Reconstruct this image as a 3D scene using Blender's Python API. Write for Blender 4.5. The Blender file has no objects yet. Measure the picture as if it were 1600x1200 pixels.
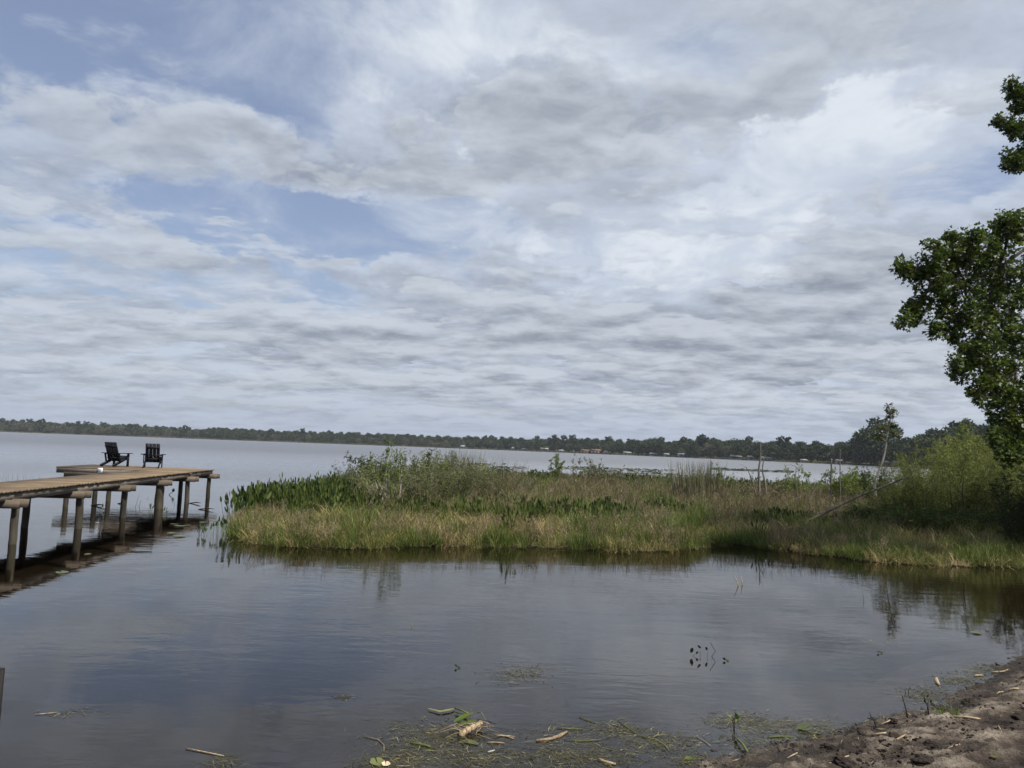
import bpy, math, random
import numpy as np
from mathutils import Vector, Matrix, noise

S = bpy.context.scene
C = S.collection
R = math.radians
PI = math.pi

# ------------------------------------------------------------------ camera
F = 1160.0                      # focal length in pixels of the 1600 px wide photograph
EYE = Vector((0.0, 0.0, 2.15))
PITCH, ROLL = R(4.95), R(2.06)
ROT = Matrix.Rotation(PI / 2 + PITCH, 3, 'X') @ Matrix.Rotation(ROLL, 3, 'Z')
cd = bpy.data.cameras.new('camera')
cd.sensor_width = 36.0
cd.lens = 36.0 * F / 1600.0
cd.clip_start = 0.05
cd.clip_end = 12000
cam = bpy.data.objects.new('camera', cd)
C.objects.link(cam)
cam.matrix_world = Matrix.Translation(EYE) @ ROT.to_4x4()
S.camera = cam


def ray(px, py):
    return (ROT @ Vector(((px - 800) / F, -(py - 600) / F, -1.0))).normalized()


def on(px, py, z=0.0):
    d = ray(px, py)
    return EYE + d * ((z - EYE.z) / d.z)


def at(px, py, Y):
    d = ray(px, py)
    return EYE + d * (Y / d.y)


def ang(px, py):
    d = ray(px, py)
    return math.atan2(d.x, d.y), math.asin(d.z)


# ------------------------------------------------------------------ sun, exposure
SUN_AZ, SUN_EL = R(122), R(55)           # clockwise from +Y: behind the camera, to the right
sd = bpy.data.lights.new('sun', 'SUN')
sd.energy = 4.6
sd.angle = R(3.0)
sd.color = (1.0, 0.95, 0.87)
sun = bpy.data.objects.new('sun', sd)
C.objects.link(sun)
sv = Vector((math.sin(SUN_AZ) * math.cos(SUN_EL), math.cos(SUN_AZ) * math.cos(SUN_EL), math.sin(SUN_EL)))
sun.rotation_euler = sv.to_track_quat('Z', 'Y').to_euler()
S.view_settings.view_transform = 'Standard'
S.view_settings.look = 'None'
S.view_settings.gamma = 1
S.view_settings.exposure = 0.48
S.view_settings.use_curve_mapping = False
S.render.engine = 'CYCLES'
S.cycles.use_denoising = True
S.cycles.max_bounces = 8
S.cycles.transparent_max_bounces = 12
S.cycles.caustics_reflective = False
S.cycles.caustics_refractive = False


# ------------------------------------------------------------------ node helpers
class NT:
    def __init__(self, tree):
        self.t = tree
        tree.nodes.clear()

    def n(self, typ, ins=None, **kw):
        nd = self.t.nodes.new(typ)
        for k, v in kw.items():
            setattr(nd, k, v)
        if ins:
            for k, v in ins.items():
                self.set(nd.inputs[k], v)
        return nd

    def set(self, sock, v):
        if isinstance(v, bpy.types.NodeSocket):
            self.t.links.new(v, sock)
        else:
            if sock.type == 'RGBA' and len(v) == 3:
                v = (*v, 1)
            sock.default_value = v

    def m(self, op, a, b=None, c=None, clamp=False):
        nd = self.t.nodes.new('ShaderNodeMath')
        nd.operation = op
        nd.use_clamp = clamp
        self.set(nd.inputs[0], a)
        if b is not None:
            self.set(nd.inputs[1], b)
        if c is not None:
            self.set(nd.inputs[2], c)
        return nd.outputs[0]

    def vm(self, op, a, b=None, out=0):
        nd = self.t.nodes.new('ShaderNodeVectorMath')
        nd.operation = op
        self.set(nd.inputs[0], a)
        if b is not None:
            if op == 'SCALE':
                self.set(nd.inputs['Scale'], b)
            else:
                self.set(nd.inputs[1], b)
        return nd.outputs[out]

    def mix(self, f, a, b, blend='MIX'):
        nd = self.t.nodes.new('ShaderNodeMix')
        nd.data_type = 'RGBA'
        nd.blend_type = blend
        self.set(nd.inputs[0], f)
        self.set(nd.inputs[6], a)
        self.set(nd.inputs[7], b)
        return nd.outputs[2]

    def rng(self, v, a, b, c=0.0, d=1.0, smooth=False):
        nd = self.t.nodes.new('ShaderNodeMapRange')
        if smooth:
            nd.interpolation_type = 'SMOOTHSTEP'
        self.set(nd.inputs[0], v)
        for i, x in enumerate((a, b, c, d)):
            self.set(nd.inputs[i + 1], x)
        return nd.outputs[0]

    def noise(self, vec, scale, detail=4.0, rough=0.55, dist=0.0, out=0, dim='3D'):
        nd = self.t.nodes.new('ShaderNodeTexNoise')
        nd.noise_dimensions = dim
        if vec is not None:
            self.set(nd.inputs['Vector'], vec)
        nd.inputs['Scale'].default_value = scale
        nd.inputs['Detail'].default_value = detail
        nd.inputs['Roughness'].default_value = rough
        nd.inputs['Distortion'].default_value = dist
        return nd.outputs[out]

    def ramp(self, f, stops):
        nd = self.t.nodes.new('ShaderNodeValToRGB')
        cr = nd.color_ramp
        while len(cr.elements) < len(stops):
            cr.elements.new(0.5)
        for e, (p, c) in zip(cr.elements, stops):
            e.position = p
            e.color = (*c, 1)
        self.set(nd.inputs[0], f)
        return nd.outputs[0]


def s2l(r, g, b):
    f = lambda c: (c / 255 / 12.92) if c / 255 < 0.04045 else ((c / 255 + 0.055) / 1.055) ** 2.4
    return (f(r), f(g), f(b))


# ------------------------------------------------------------------ world: Nishita sky under a deck of broken cloud
WS = 0.10
HAZE = 0.00012
EX = 2 ** 0.35                           # cloud brightness is given for exposure 0
wd = bpy.data.worlds.new('World')
S.world = wd
wd.use_nodes = True
w = NT(wd.node_tree)
sky = w.n('ShaderNodeTexSky', sky_type='NISHITA', sun_disc=False, sun_elevation=SUN_EL, sun_rotation=SUN_AZ,
          altitude=0.0, air_density=1.0, dust_density=1.4, ozone_density=1.2)
tc = w.n('ShaderNodeTexCoord')
sep = w.n('ShaderNodeSeparateXYZ', {0: tc.outputs['Generated']})
X_, Y_, Z_ = sep.outputs
zc = w.m('MAXIMUM', Z_, 0.0)
az = w.m('ARCTAN2', X_, Y_)
el = w.m('ARCSINE', Z_)
# a flat cloud layer seen from below (the small offset keeps the rows from vanishing at the horizon)
den = w.m('ADD', zc, 0.13)
lay = w.n('ShaderNodeCombineXYZ', {0: w.m('DIVIDE', X_, den), 1: w.m('DIVIDE', Y_, den), 2: 0.0}).outputs[0]
ae = w.n('ShaderNodeCombineXYZ', {0: az, 1: el, 2: 0.0}).outputs[0]
# warp, so that the big masses have torn outlines
wrp = w.noise(lay, 1.6, 5, 0.6, out=1)
wrp = w.vm('SUBTRACT', wrp, (0.5, 0.5, 0.5))
aew = w.vm('ADD', ae, w.vm('SCALE', wrp, 0.20))
wrp2 = w.vm('SUBTRACT', w.noise(ae, 8.0, 7, 0.66, out=1), (0.5, 0.5, 0.5))
aew = w.vm('ADD', aew, w.vm('SCALE', wrp2, 0.12))


def blobs(lst, vec):
    """sum of soft elliptical masses, each standing in its own direction of the sky"""
    tot = None
    for (px, py, rx, ry, rot, amp) in lst:
        a, e = ang(px, py)
        mp = w.n('ShaderNodeMapping', {0: vec, 1: (a, e, 0), 2: (0, 0, R(rot)), 3: (rx / F, ry / F, 1)},
                 vector_type='TEXTURE')
        d2 = w.vm('DOT_PRODUCT', mp.outputs[0], mp.outputs[0], out=1)
        g = w.m('MULTIPLY', w.m('EXPONENT', w.m('MULTIPLY', d2, -1.0)), amp)
        tot = g if tot is None else w.m('ADD', tot, g)
    return tot


# grey cloud masses (+) and gaps (-)
grey = blobs([
    (720, 215, 420, 52, 8, 0.85), (1040, 165, 330, 45, 6, 0.6), (450, 225, 190, 38, 0, 0.6), (640, 235, 260, 40, 6, 0.4),
    (1200, 10, 300, 42, -4, 0.35), (1500, 30, 240, 55, -6, 0.35),
    (160, 160, 260, 65, -18, 0.30), (90, 250, 220, 50, -10, 0.22), (360, 110, 200, 50, 0, 0.15),
    (960, 320, 170, 42, 10, 0.42), (1150, 345, 130, 26, 8, 0.5), (1000, 285, 60, 18, 20, 0.3),
    (1450, 430, 360, 75, 14, 0.5), (1100, 480, 420, 60, 4, 0.4), (600, 430, 420, 55, -6, 0.35),
    (230, 350, 200, 45, -12, 0.35), (300, 520, 500, 45, 0, 0.3), (900, 560, 700, 50, 0, 0.3),
    (60, 60, 260, 45, -12, -0.55), (470, 130, 90, 100, 0, -0.35), (480, 315, 230, 36, -12, -0.45),
    (260, 300, 100, 30, -25, -0.45), (430, 395, 120, 22, -25, -0.55), (60, 330, 130, 22, -8, -0.35),
    (560, 380, 150, 22, -5, -0.3), (830, 410, 110, 26, 0, -0.4), (1270, 592, 90, 12, 6, -0.4),
    (620, 60, 130, 80, 0, -0.5), (1330, 200, 240, 55, 28, -0.42), (1190, 300, 60, 12, 5, 0.45), (1080, 265, 90, 16, 12, 0.3), (1450, 250, 150, 30, 15, 0.22), (1530, 250, 110, 60, 0, -0.5),
    (1150, 255, 200, 40, 20, -0.35), (1250, 330, 200, 50, 20, -0.3), (680, 110, 120, 60, 0, -0.25),
    (260, 230, 460, 240, 0, -0.24), (1300, 560, 500, 40, 0, 0.2), (350, 20, 200, 40, 0, -0.2),
], aew)
def density(zs, seed=0.0, f=1.0):
    """cloud density where the line of sight is raised by zs"""
    dn = w.m('ADD', zc, 0.13 + zs)
    ly = w.n('ShaderNodeCombineXYZ', {0: w.m('DIVIDE', X_, dn), 1: w.m('DIVIDE', Y_, dn), 2: seed}).outputs[0]
    wq = w.vm('SUBTRACT', w.noise(ly, 3.0, 3, 0.6, out=1), (0.5, 0.5, 0.5))
    ly = w.vm('ADD', ly, w.vm('SCALE', wq, 0.22))
    a_ = w.noise(w.vm('MULTIPLY', ly, (0.8, 1.0, 1)), 1.5 * f, 3, 0.5)
    b_ = w.noise(w.vm('MULTIPLY', ly, (0.85, 1.1, 1)), 4.2 * f, 7, 0.60)
    return w.m('ADD', w.m('MULTIPLY', w.m('SUBTRACT', a_, 0.5), 1.7), w.m('MULTIPLY', w.m('SUBTRACT', b_, 0.5), 1.7))


lowband = w.rng(el, R(3), R(17), 1.0, 0.0, True)
d0 = density(0.0)
d1 = density(0.018)
cov = w.m('ADD', d0, grey)
cov = w.m('ADD', cov, w.m('MULTIPLY', lowband, 0.30))
cov = w.m('ADD', cov, 0.22)
relief = w.m('SUBTRACT', d1, d0)             # below zero on the upper side of a cloud
cmask = w.rng(cov, 0.05, 0.48, 0, 1, True)
thick = w.rng(cov, 0.35, 1.45, 0, 1, True)
# thin high veil, brighter towards the right
veil = blobs([(700, 60, 190, 110, 0, 0.95), (1300, 210, 420, 130, 25, 0.8), (1000, 240, 300, 120, 10, 0.6), (1250, 360, 340, 90, 12, 0.7),
              (920, 90, 330, 120, 0, 0.7), (1560, 180, 260, 160, 0, 0.15), (950, 400, 500, 70, 5, 0.35), (330, 490, 200, 14, -6, 0.5),
              (1550, 250, 90, 60, 0, -0.35),
              (80, 60, 350, 120, -10, -0.3), (300, 200, 400, 200, 0, -0.15)], aew)
n3 = w.noise(w.vm('MULTIPLY', lay, (1.0, 0.8, 1)), 2.3, 8, 0.62, 0.5)
vmask = w.rng(w.m('ADD', w.m('ADD', w.m('MULTIPLY', w.m('SUBTRACT', n3, 0.5), 2.1), w.m('MULTIPLY', veil, 0.62)), 0.16), -0.1, 1.0, 0, 1, True)
blue = w.vm('SCALE', w.vm('ADD', w.vm('MULTIPLY', sky.outputs[0], (0.9, 0.84, 0.86)), (0.72, 0.78, 0.95)), w.rng(el, 0.0, R(30), 0.80, 0.92))
white = tuple(c / WS / EX for c in s2l(221, 227, 234))
dark = tuple(c / WS / EX for c in s2l(140, 148, 161))
lite = tuple(c / WS / EX for c in s2l(189, 199, 215))
hor = tuple(c / WS / EX for c in s2l(156, 171, 194))
lite2 = tuple(c / WS / EX for c in s2l(196, 203, 213))
dark2 = tuple(c / WS / EX for c in s2l(133, 141, 155))
veilc = w.mix(w.rng(w.noise(w.vm('MULTIPLY', lay, (1.0, 0.7, 1)), 3.6, 7, 0.6, 0.6), 0.38, 0.62, 0, 1, True), white, tuple(c / WS / EX for c in s2l(197, 206, 219)))
skyc = w.mix(w.m('MULTIPLY', vmask, 0.93), blue, veilc)
# rows of cloud: bright tops and grey undersides
lay2 = w.vm('ADD', lay, w.vm('SCALE', w.vm('SUBTRACT', w.noise(lay, 4.0, 3, 0.6, out=1), (0.5, 0.5, 0.5)), 0.35))
n4 = w.noise(w.vm('MULTIPLY', w.vm('ADD', lay2, (3.7, 1.9, 0)), (0.8, 1.15, 1)), 3.2, 7, 0.58)
sh = w.m('ADD', w.m('MULTIPLY', thick, 0.62), w.m('MULTIPLY', w.m('SUBTRACT', n4, 0.5), 0.7))
sh = w.m('ADD', w.m('ADD', sh, 0.28), w.m('MULTIPLY', relief, w.rng(el, R(2), R(22), 1.25, 0.85)), clamp=True)
cloudc = w.mix(sh, lite, dark)
skyc = w.mix(w.m('MULTIPLY', cmask, w.rng(az, R(-40), R(5), 0.80, 0.94)), skyc, cloudc)
# a lower, more sharply edged layer in front: bright crests, grey flat bases
e0 = density(0.0, 5.3, 1.25)
e1 = density(0.016, 5.3, 1.25)
cov2 = w.m('ADD', w.m('ADD', e0, w.m('MULTIPLY', grey, 0.55)), w.m('MULTIPLY', lowband, 0.28))
m2 = w.rng(cov2, 0.12, 0.34, 0, 1, True)
sh2 = w.m('ADD', w.m('ADD', w.m('MULTIPLY', cov2, 0.46), 0.15), w.m('MULTIPLY', w.m('SUBTRACT', e1, e0), w.rng(el, R(2), R(22), 1.5, 1.1)), clamp=True)
cloud2 = w.mix(sh2, lite2, dark2)
skyc = w.mix(w.m('MULTIPLY', m2, w.rng(az, R(-40), R(10), 0.62, 0.80)), skyc, cloud2)
haze_f = w.rng(el, R(-1), R(5), 0.75, 0.0, True)
skyc = w.mix(haze_f, skyc, hor)
bg = w.n('ShaderNodeBackground', {0: skyc, 1: WS})
w.n('ShaderNodeOutputWorld', {0: bg.outputs[0]})
wd.cycles.sampling_method = 'MANUAL'
wd.cycles.sample_map_resolution = 512


# ------------------------------------------------------------------ mesh helpers
def tag(o, label=None, cat=None, group=None, kind=None):
    if label:
        o['label'] = label
    if cat:
        o['category'] = cat
    if group:
        o['group'] = group
    if kind:
        o['kind'] = kind
    return o


def empty(name, loc=(0, 0, 0), rz=0.0):
    o = bpy.data.objects.new(name, None)
    o.empty_display_size = 0.2
    C.objects.link(o)
    o.location = loc
    o.rotation_euler = (0, 0, rz)
    return o


class MB:
    """numpy mesh collector (quads; triangles repeat no vertex and go to their own list)"""

    def __init__(self):
        self.v, self.q, self.t, self.a, self.n = [], [], [], [], 0

    def add(self, v, q=None, t=None, tint=0.5):
        v = np.asarray(v, dtype=np.float32).reshape(-1, 3)
        if q is not None and len(q):
            self.q.append(np.asarray(q, dtype=np.int32).reshape(-1, 4) + self.n)
        if t is not None and len(t):
            self.t.append(np.asarray(t, dtype=np.int32).reshape(-1, 3) + self.n)
        a = np.asarray(tint, dtype=np.float32)
        self.a.append(np.full(len(v), float(a), np.float32) if a.ndim == 0 else a.astype(np.float32))
        self.v.append(v)
        self.n += len(v)

    def box(self, c, s, rot=None, tint=0.5):
        x, y, z = s[0] / 2, s[1] / 2, s[2] / 2
        v = np.array([(-x, -y, -z), (x, -y, -z), (x, y, -z), (-x, y, -z), (-x, -y, z), (x, -y, z), (x, y, z), (-x, y, z)])
        if rot is not None:
            v = v @ np.array(rot.to_3x3()).T
        v = v + np.array(c)
        self.add(v, [(0, 3, 2, 1), (4, 5, 6, 7), (0, 1, 5, 4), (1, 2, 6, 5), (2, 3, 7, 6), (3, 0, 4, 7)], tint=tint)

    def beam(self, a, b, wid, hei, tint=0.5):
        a, b = Vector(a), Vector(b)
        d = b - a
        q = d.to_track_quat('Y', 'Z').to_matrix()
        self.box((a + b) / 2, (wid, d.length, hei), q, tint)

    def tube(self, pts, rad, sides=6, tint=0.5, cap=True):
        pts = [Vector(p) for p in pts]
        n = len(pts)
        if not hasattr(rad, '__len__'):
            rad = [rad] * n
        ref = None
        V = []
        for i, p in enumerate(pts):
            d = (pts[min(i + 1, n - 1)] - pts[max(i - 1, 0)])
            if d.length < 1e-9:
                d = Vector((0, 0, 1))
            d.normalize()
            if ref is None:
                ref = Vector((1, 0, 0)) if abs(d.x) < 0.8 else Vector((0, 1, 0))
            u = (ref - d * ref.dot(d)).normalized()
            ref = u
            s = d.cross(u)
            for k in range(sides):
                an = 2 * PI * k / sides
                V.append(p + (u * math.cos(an) + s * math.sin(an)) * rad[i])
        Q = []
        for i in range(n - 1):
            for k in range(sides):
                k2 = (k + 1) % sides
                Q.append((i * sides + k, i * sides + k2, (i + 1) * sides + k2, (i + 1) * sides + k))
        T = []
        if cap:
            V.append(pts[0])
            V.append(pts[-1])
            for k in range(sides):
                k2 = (k + 1) % sides
                T.append((n * sides, k2, k))
                T.append((n * sides + 1, (n - 1) * sides + k, (n - 1) * sides + k2))
        self.add(V, Q, T, tint)

    def mesh(self, name, mats, smooth=False):
        me = bpy.data.meshes.new(name)
        V = np.concatenate(self.v) if self.v else np.zeros((0, 3), np.float32)
        Q = np.concatenate(self.q) if self.q else np.zeros((0, 4), np.int32)
        T = np.concatenate(self.t) if self.t else np.zeros((0, 3), np.int32)
        me.vertices.add(len(V))
        me.vertices.foreach_set('co', V.ravel())
        me.loops.add(len(Q) * 4 + len(T) * 3)
        me.loops.foreach_set('vertex_index', np.concatenate([Q.ravel(), T.ravel()]).astype(np.int32))
        me.polygons.add(len(Q) + len(T))
        st = np.concatenate([np.arange(len(Q)) * 4, len(Q) * 4 + np.arange(len(T)) * 3]).astype(np.int32)
        me.polygons.foreach_set('loop_start', st)
        if smooth:
            me.polygons.foreach_set('use_smooth', np.ones(len(st), dtype=bool))
        at_ = me.attributes.new('tint', 'FLOAT', 'POINT')
        at_.data.foreach_set('value', np.concatenate(self.a))
        for m_ in (mats if isinstance(mats, (list, tuple)) else [mats]):
            me.materials.append(m_)
        me.update(calc_edges=True)
        me.validate()
        return me

    def build(self, name, mats, parent=None, smooth=False, link=True, loc=None):
        me = self.mesh(name, mats, smooth)
        o = bpy.data.objects.new(name, me)
        if link:
            C.objects.link(o)
        if parent is not None:
            o.parent = parent
        if loc is not None:
            o.location = loc
        return o


def inst(me, name, parent=None, loc=(0, 0, 0), rz=0.0, scale=(1, 1, 1)):
    o = bpy.data.objects.new(name, me)
    C.objects.link(o)
    if parent is not None:
        o.parent = parent
    o.location = loc
    o.rotation_euler = (0, 0, rz)
    o.scale = scale
    return o


def copy_tree(o, parent=None):
    c = o.copy()
    C.objects.link(c)
    if parent is not None:
        c.parent = parent
    for ch in [x for x in bpy.data.objects if x.parent == o]:
        copy_tree(ch, c)
    return c


def copy_thing(root, kids):
    c = root.copy()
    C.objects.link(c)
    for k in kids:
        d = k.copy()
        C.objects.link(d)
        d.parent = c
    return c


def norm(a):
    return a / np.maximum(np.linalg.norm(a, axis=-1, keepdims=True), 1e-9)


def leaves(mb, rng, P, D, L, W, tint, fold=0.15):
    """rhombic leaves: P base points, D directions"""
    n = len(P)
    if n == 0:
        return
    P, D = np.asarray(P), norm(np.asarray(D))
    rv = rng.normal(size=(n, 3))
    U = norm(np.cross(D, rv))
    N = np.cross(U, D)
    L = np.broadcast_to(np.asarray(L), (n,))[:, None]
    W = np.broadcast_to(np.asarray(W), (n,))[:, None]
    mid = P + D * L * 0.45 + N * L * fold
    v = np.stack([P, mid + U * W / 2, P + D * L, mid - U * W / 2], 1).reshape(-1, 3)
    q = np.arange(n * 4).reshape(n, 4)
    mb.add(v, q, tint=np.repeat(np.broadcast_to(np.asarray(tint), (n,)), 4))


def blades(mb, rng, P, H, W, az, lean, curl, tint, seg=3):
    """curved grass blades: base P (n,3), height H, width W, azimuth az, lean (rad), curl (extra rad at tip)"""
    n = len(P)
    h = np.stack([np.cos(az), np.sin(az), np.zeros(n)], 1)
    s = np.stack([-np.sin(az), np.cos(az), np.zeros(n)], 1)
    s = s * np.cos(0.7 * rng.normal(size=(n, 1))) + h * 0.5 * rng.normal(size=(n, 1))
    s = norm(s)
    pos = P.copy()
    rows = [(pos, 1.0)]
    for k in range(seg):
        t = (k + 0.5) / seg
        th = (lean + curl * t ** 1.5)[:, None]
        pos = pos + (h * np.sin(th) + np.array([0, 0, 1.0]) * np.cos(th)) * (H / seg)[:, None]
        rows.append((pos, 1.0 - ((k + 1) / seg) ** 1.6 * 0.9))
    V = []
    for p, f in rows:
        V.append(p - s * (W * f / 2)[:, None])
        V.append(p + s * (W * f / 2)[:, None])
    V = np.stack(V, 1)                      # n, 2(seg+1), 3
    m_ = 2 * (seg + 1)
    base = (np.arange(n) * m_)[:, None]
    Q = []
    for k in range(seg):
        Q.append(base + np.array([2 * k, 2 * k + 1, 2 * k + 3, 2 * k + 2]))
    Q = np.stack(Q, 1).reshape(-1, 4)
    mb.add(V.reshape(-1, 3), Q, tint=np.repeat(tint, m_))


# ------------------------------------------------------------------ materials
def mat(name):
    m_ = bpy.data.materials.new(name)
    m_.use_nodes = True
    return m_, NT(m_.node_tree)


def finish(t, shader):
    t.n('ShaderNodeOutputMaterial', {0: shader})


def pr(t, col, rough=0.7, normal=None, spec=0.4, metal=0.0):
    ins = {'Base Color': col, 'Roughness': rough, 'Specular IOR Level': spec, 'Metallic': metal}
    if normal is not None:
        ins['Normal'] = normal
    return t.n('ShaderNodeBsdfPrincipled', ins).outputs[0]


def wpos(t):
    return t.n('ShaderNodeNewGeometry').outputs['Position']


def leafmat(name, stops, patch=0.15, pscale=0.35, trans=0.3, rough=0.55, rnd=0.15):
    m_, t = mat(name)
    tint = t.n('ShaderNodeAttribute', attribute_name='tint').outputs['Fac']
    f = t.m('ADD', tint, t.m('MULTIPLY', t.m('SUBTRACT', t.noise(wpos(t), pscale, 3), 0.5), patch * 4))
    oi = t.n('ShaderNodeObjectInfo').outputs['Random']
    f = t.m('ADD', f, t.m('MULTIPLY', t.m('SUBTRACT', oi, 0.5), rnd * 2), clamp=True)
    col = t.ramp(f, stops)
    a = pr(t, col, rough, spec=0.25)
    b = t.n('ShaderNodeBsdfTranslucent', {0: col}).outputs[0]
    finish(t, t.n('ShaderNodeMixShader', {0: trans, 1: a, 2: b}).outputs[0])
    return m_


def woodmat(name, c1, c2, scale=(3, 40, 40), rough=0.85, rnd=0.35, bump=0.3, patch=None):
    """grain runs along the object's X"""
    m_, t = mat(name)
    tcn = t.n('ShaderNodeTexCoord').outputs['Object']
    oi = t.n('ShaderNodeObjectInfo').outputs['Random']
    v = t.vm('ADD', t.vm('MULTIPLY', tcn, scale), t.n('ShaderNodeCombineXYZ', {0: t.m('MULTIPLY', oi, 37.0), 1: t.m('MULTIPLY', oi, 91.0), 2: 0.0}).outputs[0])
    g = t.noise(v, 1.0, 5, 0.6, 0.3)
    col = t.mix(t.rng(g, 0.3, 0.7), c1, c2)
    blot = t.noise(wpos(t), 1.7, 4, 0.6)
    col = t.mix(t.rng(blot, 0.42, 0.68, 0, 0.55), col, tuple(x * 0.45 for x in c1))
    hsv = t.n('ShaderNodeHueSaturation', {'Value': t.rng(oi, 0, 1, 1 - rnd, 1 + rnd * 0.6), 'Color': col})
    bp = t.n('ShaderNodeBump', {'Strength': bump, 'Distance': 0.004, 'Height': g})
    finish(t, pr(t, hsv.outputs[0], rough, bp.outputs[0], spec=0.2))
    return m_


M = {}
M['deck'] = woodmat('deck_wood', (0.155, 0.110, 0.068), (0.245, 0.185, 0.118), (2.5, 45, 45), rnd=0.3)
M['fascia'] = woodmat('weathered_fascia', (0.125, 0.105, 0.085), (0.24, 0.205, 0.165), (2.5, 30, 30), rnd=0.25)
M['beam'] = woodmat('pine_beam', (0.095, 0.076, 0.057), (0.165, 0.132, 0.10), (2.5, 30, 30), rnd=0.25)
M['piling'] = woodmat('piling_wood', (0.040, 0.036, 0.027), (0.088, 0.078, 0.057), (30, 30, 1.6), rnd=0.3, bump=0.5)
M['darkpost'] = woodmat('dark_post_wood', (0.012, 0.010, 0.010), (0.03, 0.026, 0.024), (30, 30, 2), rnd=0.1)

m_, t = mat('black_poly_lumber')
g = t.noise(t.n('ShaderNodeTexCoord').outputs['Object'], 60, 3)
finish(t, pr(t, t.mix(g, (0.006, 0.006, 0.009), (0.013, 0.013, 0.017)), 0.55, spec=0.2))
M['black'] = m_
m_, t = mat('white_plate')
finish(t, pr(t, t.mix(t.noise(wpos(t), 8, 3), (0.74, 0.74, 0.75), (0.82, 0.82, 0.82)), 0.5))
M['white'] = m_
m_, t = mat('grey_print')
finish(t, pr(t, t.mix(t.noise(wpos(t), 30, 3), (0.12, 0.13, 0.16), (0.22, 0.23, 0.26)), 0.6))
M['print'] = m_


def barkmat(name, c1, c2, sc=12):
    m_, t = mat(name)
    tcn = t.n('ShaderNodeTexCoord').outputs['Object']
    g = t.noise(t.vm('MULTIPLY', tcn, (1, 1, 0.25)), sc, 6, 0.65)
    col = t.mix(t.rng(g, 0.35, 0.65), c1, c2)
    bp = t.n('ShaderNodeBump', {'Strength': 0.6, 'Distance': 0.01, 'Height': g})
    finish(t, pr(t, col, 0.9, bp.outputs[0], spec=0.15))
    return m_


M['bark'] = barkmat('grey_brown_bark', (0.045, 0.036, 0.028), (0.14, 0.12, 0.095))
M['palebark'] = barkmat('pale_grey_bark', (0.20, 0.18, 0.15), (0.42, 0.40, 0.35), 20)
M['deadwood'] = barkmat('weathered_dead_wood', (0.08, 0.070, 0.058), (0.26, 0.235, 0.20), 16)
M['log'] = barkmat('old_log_wood', (0.05, 0.042, 0.034), (0.20, 0.18, 0.15), 14)
M['dktwig'] = barkmat('dark_twig_bark', (0.03, 0.022, 0.018), (0.085, 0.065, 0.05), 20)
M['farbark'] = barkmat('pine_trunk_bark', (0.04, 0.03, 0.025), (0.10, 0.08, 0.065), 2)

M['grass'] = leafmat('marsh_grass', [(0.0, (0.052, 0.088, 0.013)), (0.35, (0.105, 0.145, 0.026)), (0.62, (0.18, 0.19, 0.048)),
                                     (0.84, (0.30, 0.235, 0.10)), (1.0, (0.48, 0.37, 0.20))], 0.13, 0.55, 0.25)
M['midgrass'] = leafmat('mid_marsh_grass', [(0.0, (0.046, 0.092, 0.010)), (0.4, (0.105, 0.150, 0.020)), (0.7, (0.175, 0.17, 0.050)),
                                            (1.0, (0.26, 0.205, 0.145))], 0.16, 0.25, 0.25)
M['brush'] = leafmat('brown_brush', [(0.0, (0.060, 0.058, 0.020)), (0.5, (0.145, 0.105, 0.062)), (1.0, (0.28, 0.215, 0.145))], 0.1, 0.5, 0.1)
M['pickerel'] = leafmat('broad_water_leaf', [(0.0, (0.018, 0.034, 0.008)), (0.5, (0.048, 0.075, 0.014)), (1.0, (0.105, 0.125, 0.030))],
                        0.08, 0.5, 0.25, 0.4)
M['willow'] = leafmat('willow_leaf', [(0.0, (0.070, 0.095, 0.022)), (0.5, (0.150, 0.185, 0.038)), (1.0, (0.25, 0.27, 0.07))], 0.1, 0.7, 0.35)
M['lime'] = leafmat('lime_leaf', [(0.0, (0.07, 0.11, 0.018)), (0.5, (0.13, 0.18, 0.025)), (1.0, (0.22, 0.26, 0.04))], 0.06, 0.9, 0.4)
M['olive'] = leafmat('olive_leaf', [(0.0, (0.045, 0.058, 0.018)), (0.5, (0.095, 0.110, 0.032)), (1.0, (0.16, 0.165, 0.055))], 0.1, 0.7, 0.3)
M['dkleaf'] = leafmat('dark_leaf', [(0.0, (0.018, 0.032, 0.007)), (0.5, (0.042, 0.068, 0.013)), (1.0, (0.085, 0.115, 0.022))], 0.08, 0.6, 0.3)
M['maple'] = leafmat('lobed_leaf', [(0.0, (0.020, 0.038, 0.006)), (0.5, (0.058, 0.092, 0.013)), (1.0, (0.130, 0.160, 0.026))], 0.08, 0.7, 0.32, 0.45)
M['reed'] = leafmat('reed_blade', [(0.0, (0.06, 0.075, 0.03)), (0.5, (0.13, 0.13, 0.065)), (1.0, (0.27, 0.24, 0.15))], 0.05, 0.5, 0.25)
M['far'] = leafmat('far_broadleaf', [(0.0, (0.014, 0.028, 0.010)), (0.45, (0.030, 0.050, 0.018)), (0.8, (0.055, 0.075, 0.028)), (1.0, (0.085, 0.10, 0.045))], 0.10, 0.03, 0.15, 0.8, 0.22)
M['farpale'] = leafmat('far_pale_foliage', [(0.0, (0.05, 0.055, 0.038)), (0.5, (0.085, 0.09, 0.06)), (1.0, (0.13, 0.14, 0.085))], 0.10, 0.03, 0.15, 0.8, 0.22)
M['farpine'] = leafmat('far_pine_needles', [(0.0, (0.008, 0.018, 0.008)), (0.5, (0.018, 0.032, 0.013)), (1.0, (0.035, 0.055, 0.02))], 0.08, 0.03, 0.1, 0.8, 0.15)
M['pad'] = leafmat('lily_pad_leaf', [(0.0, (0.04, 0.055, 0.02)), (0.5, (0.085, 0.10, 0.035)), (1.0, (0.17, 0.18, 0.065))], 0.05, 0.9, 0.15, 0.35)
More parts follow.
